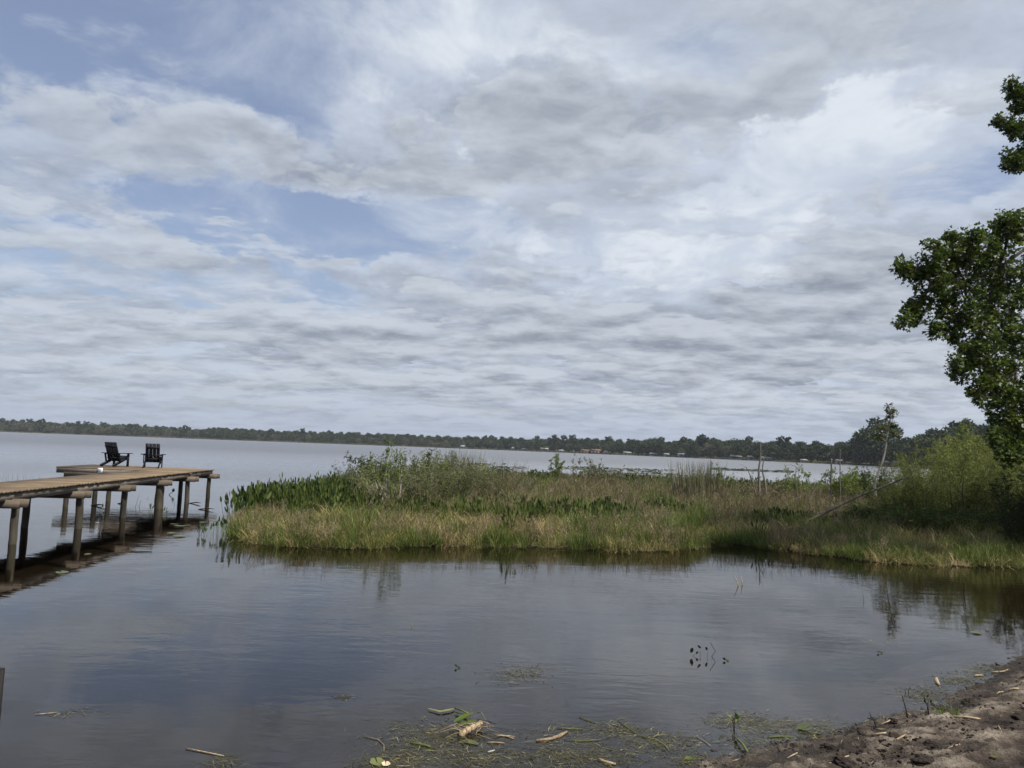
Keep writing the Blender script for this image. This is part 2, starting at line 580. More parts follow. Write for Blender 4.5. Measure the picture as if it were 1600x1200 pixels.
M['padfar'] = leafmat('distant_pad_leaf', [(0.0, (0.03, 0.035, 0.02)), (0.5, (0.07, 0.08, 0.045)), (1.0, (0.16, 0.17, 0.12))], 0.05, 0.1, 0.15, 0.35)
M['weed'] = leafmat('floating_weed', [(0.0, (0.025, 0.022, 0.014)), (0.5, (0.075, 0.070, 0.035)), (0.8, (0.15, 0.15, 0.06)), (1.0, (0.30, 0.26, 0.15))], 0.1, 2.0, 0.1, 0.6)
M['straw'] = leafmat('straw', [(0.0, (0.10, 0.070, 0.042)), (0.5, (0.30, 0.225, 0.135)), (1.0, (0.56, 0.46, 0.31))], 0.35, 45.0, 0.05, 0.6)
M['root'] = barkmat('peeled_root', (0.09, 0.055, 0.03), (0.46, 0.36, 0.23), 60)
M['shoot'] = leafmat('green_shoot', [(0.0, (0.06, 0.08, 0.018)), (0.5, (0.12, 0.14, 0.04)), (1.0, (0.25, 0.25, 0.09))], 0.05, 3.0, 0.2, 0.5)

# water: clear surface over a dark bottom, ruffled by wind further out
m_, t = mat('lake_water')
P = wpos(t)
sp = t.n('ShaderNodeSeparateXYZ', {0: P})
dist = sp.outputs[1]
r1 = t.noise(t.vm('MULTIPLY', P, (0.55, 1.5, 1)), 4.2, 3, 0.5, 0.4)
r2 = t.noise(t.vm('MULTIPLY', P, (0.35, 1.2, 1)), 1.1, 3, 0.5, 0.6)
r3 = t.noise(t.vm('MULTIPLY', P, (0.6, 1.2, 1)), 13.0, 2, 0.5)
patchn = t.rng(t.noise(P, 0.16, 3, 0.55, 0.8), 0.36, 0.64, 0.25, 1.0, True)
h = t.m('ADD', t.m('MULTIPLY', r1, 0.0034), t.m('MULTIPLY', r2, 0.0065))
h = t.m('ADD', h, t.m('MULTIPLY', t.m('MULTIPLY', r3, 0.0007), patchn))
h = t.m('MULTIPLY', h, patchn)
far1 = t.noise(t.vm('MULTIPLY', P, (0.6, 1.0, 1)), 0.8, 4, 0.62)
fz = t.rng(t.m('ADD', dist, t.m('MULTIPLY', t.noise(t.vm('MULTIPLY', P, (0.01, 0.06, 1)), 1.0, 3), 25.0)), 32, 95, 0.0, 1.0, True)
calm = t.rng(dist, 60, 160, 0.86, 0.62, True)
h = t.m('ADD', h, t.m('MULTIPLY', t.m('MULTIPLY', far1, 0.11), fz))
bp = t.n('ShaderNodeBump', {'Strength': 1.0, 'Distance': 1.0, 'Height': h})
fr = t.n('ShaderNodeFresnel', {'IOR': 1.47, 'Normal': bp.outputs[0]})
gl = t.n('ShaderNodeBsdfGlossy', {'Color': (1, 1, 1), 'Roughness': t.rng(fz, 0, 1, 0.025, 0.30), 'Normal': bp.outputs[0]})
trn = t.n('ShaderNodeBsdfTransparent', {'Color': (0.52, 0.47, 0.38)})
refl = t.m('MULTIPLY', fr.outputs[0], t.mix(fz, (1, 1, 1), calm))   # ruffled water sends less sky back at grazing angles
finish(t, t.n('ShaderNodeMixShader', {0: refl, 1: trn.outputs[0], 2: gl.outputs[0]}).outputs[0])
M['water'] = m_

m_, t = mat('lake_bottom_mud')
g = t.noise(wpos(t), 2.0, 5, 0.6)
finish(t, pr(t, t.mix(g, (0.020, 0.018, 0.015), (0.050, 0.043, 0.034)), 0.9, spec=0.1))
M['bed'] = m_

m_, t = mat('beach_soil')
P = wpos(t)
sp = t.n('ShaderNodeSeparateXYZ', {0: P})
rotv = t.n('ShaderNodeMapping', {0: P, 2: (0, 0, R(-32)), 3: (1.0, 3.2, 1.0)}).outputs[0]
a = t.noise(rotv, 1.5, 6, 0.62, 0.5)
b = t.noise(P, 9.0, 6, 0.68)
c = t.noise(P, 60.0, 4, 0.6)
f = t.m('ADD', t.m('MULTIPLY', a, 1.35), t.m('ADD', t.m('MULTIPLY', b, 0.95), t.m('MULTIPLY', c, 0.45)))
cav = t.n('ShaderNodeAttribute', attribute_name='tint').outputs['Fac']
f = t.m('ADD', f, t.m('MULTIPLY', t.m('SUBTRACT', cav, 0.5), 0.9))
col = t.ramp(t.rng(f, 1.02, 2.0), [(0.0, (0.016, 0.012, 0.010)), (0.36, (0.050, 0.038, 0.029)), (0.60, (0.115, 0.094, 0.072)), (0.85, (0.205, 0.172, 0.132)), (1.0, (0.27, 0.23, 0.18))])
wet = t.rng(t.m('ADD', sp.outputs[2], t.m('MULTIPLY', t.m('SUBTRACT', b, 0.5), 0.12)), 0.0, 0.15, 1.0, 0.0, True)
col = t.mix(t.m('MULTIPLY', wet, 0.65), col, (0.035, 0.027, 0.021))
bp = t.n('ShaderNodeBump', {'Strength': 1.0, 'Distance': 0.035, 'Height': t.m('ADD', b, t.m('MULTIPLY', c, 0.5))})
finish(t, pr(t, col, t.rng(wet, 0, 1, 0.95, 0.6), bp.outputs[0], spec=0.2))
M['soil'] = m_

m_, t = mat('marsh_mud')
g = t.noise(wpos(t), 3.0, 5, 0.6)
finish(t, pr(t, t.mix(g, (0.022, 0.020, 0.012), (0.06, 0.05, 0.03)), 0.9, spec=0.1))
M['mud'] = m_
m_, t = mat('far_bank_ground')
g = t.noise(wpos(t), 0.08, 5, 0.6)
finish(t, pr(t, t.mix(g, (0.075, 0.08, 0.04), (0.15, 0.135, 0.075)), 0.95, spec=0.1))
M['bank'] = m_

for nm, c1, c2 in (('wall_white', (0.22, 0.22, 0.21), (0.36, 0.36, 0.345)), ('wall_tan', (0.36, 0.26, 0.17), (0.46, 0.34, 0.23)),
                   ('wall_grey', (0.26, 0.27, 0.28), (0.34, 0.35, 0.36)), ('roof_grey', (0.20, 0.21, 0.22), (0.30, 0.31, 0.32)),
                   ('roof_white', (0.17, 0.175, 0.18), (0.28, 0.285, 0.29)), ('roof_brown', (0.10, 0.06, 0.045), (0.17, 0.10, 0.07)),
                   ('glass_dark', (0.02, 0.025, 0.03), (0.04, 0.045, 0.05)), ('lawn', (0.13, 0.15, 0.05), (0.2, 0.21, 0.09))):
    m_, t = mat(nm)
    finish(t, pr(t, t.mix(t.noise(wpos(t), 1.2, 4), c1, c2), 0.7))
    M[nm] = m_


# ------------------------------------------------------------------ outlines of land and water
def smooth_poly(pts, closed=True, it=2):
    pts = [np.array(p[:2], float) for p in pts]
    for _ in range(it):
        out = []
        n = len(pts)
        for i in range(n if closed else n - 1):
            a, b = pts[i], pts[(i + 1) % n]
            out += [a * 0.75 + b * 0.25, a * 0.25 + b * 0.75]
        pts = out
    return np.array(pts)


def sdist(P, poly):
    """signed distance (positive inside) of points P (n,2) to a polygon"""
    P = np.asarray(P, dtype=np.float64)
    inside = np.zeros(len(P), bool)
    best = np.full(len(P), 1e9)
    n = len(poly)
    for i in range(n):
        a, b = poly[i], poly[(i + 1) % n]
        ab = b - a
        l2 = max(ab @ ab, 1e-12)
        tt = np.clip(((P - a) @ ab) / l2, 0, 1)
        d = np.linalg.norm(P - (a + tt[:, None] * ab), axis=1)
        best = np.minimum(best, d)
        if a[1] != b[1]:
            c_ = ((a[1] > P[:, 1]) != (b[1] > P[:, 1])) & (P[:, 0] < (b[0] - a[0]) * (P[:, 1] - a[1]) / (b[1] - a[1]) + a[0])
            inside ^= c_
    return np.where(inside, best, -best)


front = [on(x, y) for x, y in ((352, 838), (375, 851), (430, 858), (520, 862), (600, 861), (700, 857), (800, 859), (900, 862), (980, 865),
                               (1060, 866), (1110, 860), (1150, 854), (1200, 861), (1260, 868), (1330, 877), (1420, 886), (1500, 889), (1600, 890))]
RIGHT = [(12.6, 15.2), (14.5, 13.4), (17, 12.5), (30, 12), (60, 12)]
BACK = [(60, 70), (45, 62), (34, 52), (26, 46), (20, 47), (14, 50), (8, 52), (2, 52), (-3, 48), (-6, 42), (-7.8, 36), (-8.3, 30), (-8.0, 24), (-7.3, 20), (-6.6, 17.5)]
ISLAND = smooth_poly([(p.x, p.y) for p in front] + RIGHT + BACK)
beach_edge = [on(x, y) for x, y in ((1085, 1200), (1140, 1184), (1200, 1172), (1250, 1156), (1300, 1148), (1345, 1134), (1380, 1122), (1440, 1112), (1490, 1098), (1520, 1070), (1545, 1048), (1585, 1030))]
BEACH = smooth_poly([(-40, 3.5), (-14, 4.2), (-9.0, 4.0), (-5, 3.4), (-2, 3.5), (0.2, 4.1)] + [(p.x, p.y) for p in beach_edge] +
                    [(7.2, 9.3), (8.6, 10.2), (12, 11.2), (17, 11.8), (30, 11.5), (60, 11), (60, -40), (-40, -40)], it=1)


def fnoise(P, sc, oct_=4, seed=0.0, sx=1.0, sy=1.0):
    out = np.empty(len(P))
    for i, p in enumerate(P):
        out[i] = noise.fractal(Vector((p[0] * sc * sx + seed, p[1] * sc * sy + seed * 0.7, seed)), 1.0, 2.0, oct_)
    return out


def grid(x0, x1, y0, y1, step):
    xs = np.arange(x0, x1 + step / 2, step)
    ys = np.arange(y0, y1 + step / 2, step)
    gx, gy = np.meshgrid(xs, ys)
    nx, ny = len(xs), len(ys)
    i = np.arange(nx - 1)[None, :] + (np.arange(ny - 1) * nx)[:, None]
    q = np.stack([i, i + 1, i + 1 + nx, i + nx], -1).reshape(-1, 4)
    return np.stack([gx.ravel(), gy.ravel()], 1), q


# lake bed and lake
mb = MB()
mb.add([(-4000, -300, -0.9), (4000, -300, -0.9), (4000, 4000, -0.9), (-4000, 4000, -0.9)], [(0, 1, 2, 3)])
o = mb.build('lake_bed', M['bed'])
tag(o, 'dark muddy bottom of the lake under the water', kind='structure')
mb = MB()
mb.add([(-4000, -300, 0), (4000, -300, 0), (4000, 4000, 0), (-4000, 4000, 0)], [(0, 1, 2, 3)])
o = mb.build('lake_water', M['water'])
tag(o, 'calm grey blue lake reflecting the clouds', kind='structure')

# marsh ground (one raised sheet) and its shelving edge
G, Q = grid(-14, 62, 11, 72, 0.4)
sdv = sdist(G, ISLAND)
z = np.where(sdv > 0.35, np.minimum((sdv - 0.35) * 0.12, 0.12), (sdv - 0.35) * 1.3)
z = np.maximum(z, -0.85) + fnoise(G, 0.8, 3, 5.0) * 0.05
keep = (sdv[Q].max(1) > -1.6)
mb = MB()
mb.add(np.column_stack([G, z]), Q[keep])
o = mb.build('marsh_ground', M['mud'], smooth=True)
tag(o, 'low muddy ground under the marsh plants', kind='structure')


# beach in the near right corner
def beach_h(G, sdv, fine=True):
    z = np.where(sdv > 0, 0.10 * np.tanh(sdv / 0.6) + 0.085 * sdv, sdv * 0.22)
    z = np.clip(z, -0.85, 0.55)
    ca, sa = math.cos(R(32)), math.sin(R(32))
    Rr = np.stack([G[:, 0] * ca + G[:, 1] * sa, -G[:, 0] * sa + G[:, 1] * ca], 1)
    rid = fnoise(Rr, 1.0, 4, 3.0, 0.45, 1.9)
    med = fnoise(G, 3.2, 5, 9.0)
    am = np.clip((sdv + 0.5) / 0.6, 0, 1)
    out = z + (rid * 0.036 + med * 0.024) * am
    if fine:
        fin = fnoise(G, 9.0, 6, 1.0)
        fin2 = fnoise(G, 26.0, 4, 2.0)
        out = out + (np.abs(fin) * 0.036 + fin2 * 0.010) * am
        med = med + fin * 0.4
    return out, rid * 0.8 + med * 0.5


G, Q = grid(0.8, 9.6, 3.6, 10.6, 0.026)
sdv = sdist(G, BEACH)
kv = sdv[Q].max(1) > -0.9
used = np.unique(Q[kv])
remap = -np.ones(len(G), int)
remap[used] = np.arange(len(used))
z, cv = beach_h(G[used], sdv[used])
mb = MB()
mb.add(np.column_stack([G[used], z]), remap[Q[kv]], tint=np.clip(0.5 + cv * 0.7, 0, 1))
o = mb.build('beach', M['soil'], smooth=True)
tag(o, 'raked sandy soil and dark clods at the water edge', kind='structure')
G, Q = grid(-40, 60, -40, 13, 0.8)
sdv = sdist(G, BEACH)
z, cv = beach_h(G, sdv, False)
cen = G[Q].mean(1)
infine = (cen[:, 0] > 1.2) & (cen[:, 0] < 9.2) & (cen[:, 1] > 4.0) & (cen[:, 1] < 10.2)
kv = (sdv[Q].max(1) > -3.0) & ~infine
mb = MB()
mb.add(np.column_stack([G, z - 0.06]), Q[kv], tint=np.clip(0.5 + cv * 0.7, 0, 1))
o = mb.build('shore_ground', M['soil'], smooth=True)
tag(o, 'sandy bank along the near side of the lake', kind='structure')

# ------------------------------------------------------------------ far shore
SH = [(-1500, 980), (-400, 930), (0, 890), (400, 870), (700, 800), (800, 740), (950, 620), (1100, 515), (1250, 420), (1340, 365), (1450, 310), (1560, 262), (1750, 215), (2300, 150), (3500, 110)]


def shore_at(px, extra=0.0):
    d_ = np.interp(px, [s[0] for s in SH], [s[1] for s in SH]) + extra
    az_ = math.atan((px - 800) / F)
    return Vector((math.tan(az_) * d_, d_, 0.0))


pxs = np.linspace(-1500, 3500, 220)
mb = MB()
rows = []
for k, (ex, zz) in enumerate(((-3, -0.3), (2, 0.25), (12, 0.7), (60, 2.2), (400, 6.0), (1500, 9.0))):
    for px in pxs:
        p = shore_at(px, ex + (3.0 * noise.noise(Vector((px * 0.02, 3, k))) if k < 3 else 0))
        rows.append((p.x, p.y, zz))
n = len(pxs)
Q = [(k * n + i, k * n + i + 1, (k + 1) * n + i + 1, (k + 1) * n + i) for k in range(5) for i in range(n - 1)]
mb.add(rows, Q)
o = mb.build('far_shore', M['bank'], smooth=True)
tag(o, 'low wooded land across the lake', kind='structure')


# tree prototypes for the far wood
def tree_geo(rng, H, Rc, kind, nclump, nleaf, ls):
    tr, cr = MB(), MB()
    lean = rng.normal(size=2) * 0.03 * H
    top = np.array([lean[0], lean[1], H * 0.92])
    zb = 0.55 if kind == 'pine' else 0.2
    tr.tube([(0, 0, -0.5), (lean[0] * .3, lean[1] * .3, H * 0.4), tuple(top)], [H * 0.018, H * 0.013, H * 0.004], 6)
    for k in range(nclump):
        u = (k + 0.5) / nclump
        zz = H * (zb + (0.97 - zb) * u)
        prof = math.sin(PI * min(1, (u * 0.82 + 0.18))) ** 0.6 if kind != 'pine' else (0.55 + 0.45 * math.sin(PI * u))
        rr = Rc * prof * (0.35 + 0.75 * rng.random())
        a = rng.random() * 2 * PI
        c_ = np.array([rr * math.cos(a), rr * math.sin(a), zz - (0.0 if kind == 'pine' else rr * 0.12)])
        if k % 2 == 0:
            tr.tube([(lean[0] * .5, lean[1] * .5, max(c_[2] - rr * 0.6, H * .15)), tuple(c_)], [H * 0.006, H * 0.0015], 4)
        cs = Rc * (0.30 + 0.22 * rng.random()) * (0.8 if kind == 'pine' else 1.0)
        nl = int(nleaf * (0.6 + 0.8 * rng.random()))
        d = norm(rng.normal(size=(nl, 3)))
        r_ = rng.random(nl) ** 0.4
        Pp = c_ + d * (r_ * cs)[:, None] * np.array([1.15, 1.15, 0.72])
        leaves(cr, rng, Pp, d + rng.normal(size=(nl, 3)) * 0.8, ls * (0.6 + 0.8 * rng.random(nl)), ls * 0.75, np.clip(0.5 + 0.16 * rng.normal(size=nl) + 0.15 * rng.normal(), 0, 1))
    return tr, cr


rng = np.random.default_rng(11)
protocol = bpy.data.collections.new('far_tree_kinds')
far_protos = []
specs = [('oak', 13, 5.2, 'far'), ('oak', 11, 4.8, 'far'), ('oak', 12, 4.2, 'farpale'), ('pine', 17, 3.4, 'farpine'), ('pine', 15, 3.0, 'farpine'), ('oak', 14, 5.6, 'far'), ('oak', 7, 4.2, 'farpale')]
for i, (k, H, Rc, mm) in enumerate(specs):
    tr, cr = tree_geo(rng, H, Rc, k, 20 if k == 'oak' else 12, 75, 0.95)
    far_protos.append((tr.mesh('trunk', M['farbark']), cr.mesh('crown', M[mm])))
    allm = MB()
    both = bpy.data.meshes.new('kind')
    V1 = np.concatenate(tr.v), np.concatenate(cr.v)
    mb = MB()
    mb.v, mb.q, mb.t, mb.a, mb.n = list(tr.v), list(tr.q), list(tr.t), list(tr.a), tr.n
    nq_tr = sum(len(x) for x in tr.q)
    for vv, qq, aa in zip(cr.v, cr.q, cr.a):
        mb.v.append(vv)
        mb.q.append(qq + tr.n)
        mb.a.append(aa)
        mb.n += len(vv)
    me = mb.mesh('far_tree_%d' % i, [M['farbark'], M[mm]])
    mi = np.ones(len(me.polygons), np.int32)
    mi[:nq_tr] = 0
    me.polygons.foreach_set('material_index', mi)
    po = bpy.data.objects.new('kind_%02d' % i, me)
    protocol.objects.link(po)


def scatter(name, coll, P, rot, scl, idx, label=None):
    """one object of countless plants: geometry-node instances of the kinds in coll"""
    n = len(P)
    me = bpy.data.meshes.new(name)
    me.vertices.add(n)
    me.vertices.foreach_set('co', np.asarray(P, np.float32).ravel())
    a = me.attributes.new('rot', 'FLOAT_VECTOR', 'POINT')
    a.data.foreach_set('vector', np.asarray(rot, np.float32).ravel())
    a = me.attributes.new('scl', 'FLOAT_VECTOR', 'POINT')
    a.data.foreach_set('vector', np.asarray(scl, np.float32).ravel())
    a = me.attributes.new('idx', 'INT', 'POINT')
    a.data.foreach_set('value', np.asarray(idx, np.int32))
    me.update()
    o = bpy.data.objects.new(name, me)
    C.objects.link(o)
    ng = bpy.data.node_groups.new(name, 'GeometryNodeTree')
    ng.interface.new_socket('Geometry', in_out='INPUT', socket_type='NodeSocketGeometry')
    ng.interface.new_socket('Geometry', in_out='OUTPUT', socket_type='NodeSocketGeometry')
    N = ng.nodes
    gi, go = N.new('NodeGroupInput'), N.new('NodeGroupOutput')
    ci = N.new('GeometryNodeCollectionInfo')
    ci.inputs['Collection'].default_value = coll
    ci.inputs['Separate Children'].default_value = True
    ci.inputs['Reset Children'].default_value = True
    ip = N.new('GeometryNodeInstanceOnPoints')
    ip.inputs['Pick Instance'].default_value = True

    def attr(nm, typ):
        x = N.new('GeometryNodeInputNamedAttribute')
        x.data_type = typ
        x.inputs[0].default_value = nm
        return x.outputs[0]
    L = ng.links
    L.new(gi.outputs[0], ip.inputs['Points'])
    L.new(ci.outputs[0], ip.inputs['Instance'])
    L.new(attr('idx', 'INT'), ip.inputs['Instance Index'])
    L.new(attr('rot', 'FLOAT_VECTOR'), ip.inputs['Rotation'])
    L.new(attr('scl', 'FLOAT_VECTOR'), ip.inputs['Scale'])
    L.new(ip.outputs[0], go.inputs[0])
    md = o.modifiers.new('plants', 'NODES')
    md.node_group = ng
    tag(o, label, kind='stuff')
    return o


rr = random.Random(5)
P, RO, SC, IX = [], [], [], []
for row, (ex, step) in enumerate(((5, 6.5), (11, 6.5), (18, 7), (27, 8), (38, 9), (52, 10), (70, 12))):
    px = -1300.0
    while px < 3300:
        p = shore_at(px, ex + rr.uniform(-5, 5))
        if row < 2:
            if px < 330:
                k = rr.choice((2, 2, 6, 0, 1, 2))
            elif px < 760:
                k = rr.choice((0, 1, 6, 2, 5))
            else:
                k = rr.choice((0, 1, 5, 5, 0, 2))
        else:
            k = rr.choice((0, 5, 5, 4, 5, 0) if 330 < px else (2, 0, 4, 1, 2, 0))
        s = rr.uniform(0.93, 1.14) * (1 + .12 * noise.noise(Vector((px * .012, 5, 5))))
        if row < 2:
            s *= rr.uniform(.65, 1.0)
        s *= np.interp(px, (0, 300, 900, 1200, 1340, 1415, 1500), (.92, .80, .74, .80, .74, .66, .92)) * rr.uniform(.88, 1.08)
        if px < 330 and row > 3:
            s *= 0.9
        if 1400 < px:
            s *= 1.12
        if 1330 > px > 1180:
            s *= 0.9
        P.append((p.x, p.y, 0.3 + ex * 0.03))
        RO.append((0, 0, rr.uniform(0, 6.28)))
        SC.append((s * rr.uniform(0.9, 1.2), s * rr.uniform(0.9, 1.2), s))
        IX.append(k)
        # step in metres along the shore -> pixels
        px += step * rr.uniform(0.6, 1.3) / p.y * F * math.cos(math.atan((px - 800) / F)) ** 2
scatter('far_woodland', protocol, P, RO, SC, IX, 'dense dark green woodland lining the far side of the lake')
# marsh fringe along the far bank on the left
farfr = bpy.data.collections.new('far_fringe_kinds')
mb = MB()
nb = 240
blades(mb, rng, np.column_stack([rng.uniform(-4, 4, nb), rng.uniform(-1.5, 1.5, nb), np.zeros(nb)]), rng.uniform(0.8, 1.8, nb), np.full(nb, 0.25),
       rng.uniform(0, 6.28, nb), rng.uniform(0, .3, nb), rng.uniform(0, .5, nb), rng.random(nb) * 0.8)
farfr.objects.link(bpy.data.objects.new('fringe_00', mb.mesh('fringe', M['reed'])))
P, RO, SC = [], [], []
px = -900.0
while px < 1330:
    for ex in ((-1, 2, 5) if px < 640 else (0,)):
        p = shore_at(px + rr.uniform(-2, 2), ex)
        P.append((p.x, p.y, 0))
        RO.append((0, 0, rr.uniform(-.3, .3)))
        s = rr.uniform(0.6, 1.2) * (1.0 if px < 640 else 0.6)
        SC.append((1, 1, s))
    px += 6 * F / p.y
scatter('far_shore_grass', farfr, P, RO, SC, [0] * len(P), 'pale marsh grass along the foot of the far wood')


def far_tree(px, extra, kind, s, label, group):
    p = shore_at(px, extra)
    e = empty('pine_tree' if specs[kind][0] == 'pine' else 'broadleaf_tree', (p.x, p.y, 0.4 + max(extra, 0) * 0.03), rr.uniform(0, 6))
    e.scale = (s * 1.05, s * 1.05, s)
    inst(far_protos[kind][0], 'trunk', e)
    inst(far_protos[kind][1], 'crown', e)
    tag(e, label, 'tree', group)
    return e


POS = ['leftmost of all', 'second from the left edge', 'third from the left edge', 'fourth from the left edge', 'fifth from the left edge', 'just left of the left chair', 'directly over the left chair back',
       'right of the left chair back', 'right of the right chair', 'alone over mid left lake']
pines = [(8, 1.0), (26, 0.92), (40, 0.95), (51, 1.02), (64, 0.96), (126, 0.98), (139, 0.98), (165, 0.97), (294, .95), (477, 1.0)]
for px, s in pines:
    far_tree(px, 14, 3 if px % 2 else 4, .92 * s * (1.0 if px % 2 else 1.12), 'dark pine above the left far treeline, ' + POS[pines.index((px, s))], 'pines above the left treeline')
POM = {868: 'over the bright green sapling', 884: 'between two taller crowns', 897: 'third of the close trio', 842: 'left of the close trio', 953: 'above the tan houses', 1036: 'above the grey boathouse', 1098: 'tallest above the pale reeds',
       1103: 'just right of the tallest one', 1222: 'left one of the pair past the snag', 1229: 'right one of the pair past the snag'}
for px, s in ((868, 1.08), (884, 1.05), (897, 1.08), (842, 1.0), (953, 1.0), (1036, .98), (1098, 1.12), (1103, 1.0), (1222, .95), (1229, 1.0)):
    far_tree(px, 18, 3 if px % 2 else 4, .84 * s * (1.0 if px % 2 else 1.12), 'dark pine crown above the middle far wood, ' + POM[px], 'pines above the middle treeline')
for px, ex, k, s in ((1346, 2, 5, 1.0), (1362, 6, 0, 1.35), (1378, 3, 5, 1.50), (1396, 8, 5, 1.2), (1410, 4, 0, .9)):
    far_tree(px, ex, k, s, 'dark broad tree behind the bare sapling, ' + {1346: 'left end of the clump', 1362: 'left shoulder of the clump', 1378: 'tallest of the clump', 1396: 'right of the tallest', 1410: 'right end of the clump'}[px], 'dark trees behind the bare sapling')
for px, ex, k, s in ((1432, 3, 5, .85), (1450, 6, 0, 1.0), (1468, 3, 5, 1.08), (1486, 7, 5, 1.15), (1500, 2, 0, 1.15), (1520, 4, 5, 1.15), (1545, 3, 5, 1.1), (1570, 3, 0, 1.2), (1595, 3, 0, 1.2)):
    far_tree(px, ex, k, s, 'large dark tree, right end of far wood, ' + {1432: 'beside the skyline gap', 1450: 'second from the skyline gap', 1468: 'halfway up the rise', 1486: 'under the highest part of the skyline', 1500: 'next to the standing pine', 1520: 'behind the smaller pale green tree', 1545: 'behind the taller pale green tree', 1570: 'behind the hanging crown', 1595: 'at the frame edge'}[px], 'large trees at the right end of the far wood')
for px in (1504, 1511):
    far_tree(px, 20, 3, 1.12, 'pine above the right end of the far wood, ' + ('left one' if px == 1504 else 'right one'), 'pines above the right end of the wood')


# houses and boathouses on the far shore
def house(px, wpx, hpx, wall, roof, label, cat, name, open_=False, back=-1.0, z0=0.4, roofh=0.4):
    p = shore_at(px, back)
    k = p.y / F
    W_, H_ = wpx * k, hpx * k
    Dp = max(4.0, W_ * 0.7)
    e = empty(name, (p.x, p.y, 0), -math.atan(p.x / p.y) + R(12))
    rh = H_ * roofh
    wh = H_ - rh
    z0 = 0.25
    if open_:
        for sx in (-1, 1):
            for sy in (-1, 1):
                mb = MB()
                mb.box((sx * (W_ / 2 - .15), sy * (Dp / 2 - .15), z0 + wh / 2 - 0.4), (0.22, 0.22, wh + 0.8))
                mb.build('post', M[wall], e)
        mb = MB()
        mb.box((0, 0, z0 + 0.15), (W_, Dp, 0.2))
        mb.build('platform', M['wall_grey'], e)
    else:
        mb = MB()
        mb.box((0, 0, z0 + wh / 2), (W_, Dp, wh))
        mb.build('wall', M[wall], e)
        nw = max(2, int(W_ / 2.5))
        for i in range(nw):
            mb = MB()
            mb.box(((i + .5) / nw * W_ - W_ / 2, -Dp / 2 - 0.02, z0 + wh * 0.55), (W_ / nw * 0.45, 0.06, wh * 0.45))
            mb.build('window', M['glass_dark'], e)
    mb = MB()
    a, b = W_ / 2 + .3, Dp / 2 + .3
    zt = z0 + wh + 0.003
    mb.add([(-a, -b, zt), (a, -b, zt), (a, b, zt), (-a, b, zt), (-a * .9, 0, zt + rh), (a * .9, 0, zt + rh)],
           [(0, 1, 5, 4), (2, 3, 4, 5), (0, 3, 2, 1)], [(1, 2, 5), (3, 0, 4)])
    mb.build('roof', M[roof], e)
    tag(e, label, cat)
    return e


house(727, 8, 5, 'wall_white', 'roof_white', 'tiny white roofed boathouse alone at the foot of the far wood', 'boathouse', 'boathouse', True, roofh=0.6)
house(806, 6, 5, 'wall_white', 'roof_grey', 'small pale shed leftmost of the lakeside buildings in mid shore', 'shed', 'lakeside_shed')
house(824, 8, 4, 'wall_grey', 'roof_white', 'low white roofed dock shelter right of the small pale shed', 'boathouse', 'boathouse', True)
house(854, 12, 6, 'wall_grey', 'roof_white', 'white roofed boathouse standing left of the tan lake houses', 'boathouse', 'boathouse', True)
house(880, 7, 4, 'wall_grey', 'roof_grey', 'small grey boathouse above the bright green sapling', 'boathouse', 'boathouse', True)
house(918, 14, 6, 'wall_tan', 'roof_brown', 'brown roofed tan house, left one of the tan lake houses', 'house', 'lake_house')
house(935, 15, 7, 'wall_tan', 'roof_brown', 'taller tan lake house in the middle of the tan row', 'house', 'lake_house')
house(952, 10, 5, 'wall_tan', 'roof_grey', 'low tan lake house under a grey roof, right end of the tan row', 'house', 'lake_house')
house(983, 12, 5, 'wall_grey', 'roof_grey', 'grey open boathouse between the tan and the pale lawn houses', 'boathouse', 'boathouse', True)
house(1024, 12, 5, 'wall_grey', 'roof_grey', 'dim grey boathouse left of the pale yellow lawn', 'boathouse', 'boathouse', True)
house(1044, 8, 5, 'wall_white', 'roof_white', 'small white boathouse just left of the sloping lawn', 'boathouse', 'boathouse', True)
house(1072, 20, 6, 'wall_grey', 'roof_grey', 'long grey house below the sloping lawn on the far shore', 'house', 'lake_house', back=4)
house(1152, 16, 7, 'wall_grey', 'roof_white', 'white roofed boathouse left of the tall pointed snag', 'boathouse', 'boathouse', True)
house(1175, 9, 7, 'wall_white', 'roof_white', 'white boathouse directly beside the tall pointed snag', 'boathouse', 'boathouse', True)
house(1195, 9, 6, 'wall_white', 'roof_white', 'white house seen just right of the tall pointed snag', 'house', 'lake_house')
house(1206, 12, 6, 'wall_white', 'roof_grey', 'wider white house with grey roof right of the snag', 'house', 'lake_house', back=3)
house(1258, 9, 5, 'wall_tan', 'roof_grey', 'small tan shed half hidden behind yellow green shrubs', 'shed', 'lakeside_shed')
house(1313, 9, 7, 'wall_white', 'roof_white', 'white lakeside cabin behind the two thin dead poles', 'cabin', 'lakeside_cabin')
house(1390, 13, 8, 'wall_white', 'roof_white', 'white boathouse right of the bare leaning sapling', 'boathouse', 'boathouse', True)
house(1403, 9, 9, 'wall_white', 'roof_grey', 'tall narrow white cabin nearest the willow thicket', 'cabin', 'lakeside_cabin')


def far_dock(px0, px1, label):
    mb = MB()
    a, b = shore_at(px0, -9), shore_at(px1, -9)
    e = empty('long_dock', (a.x, a.y, 0))
    d = b - a
    mb.beam((0, 0, 0.9), (d.x, d.y, 0.9), 1.6, 0.2)
    mb.build('deck', M['wall_white'], e)
    n = max(3, int(d.length / 5))
    for i in range(n):
        mb = MB()
        q = d * ((i + .5) / n)
        mb.box((q.x, q.y, 0.1), (0.25, 0.25, 1.4))
        mb.build('post', M['wall_grey'], e)
    tag(e, label, 'dock')


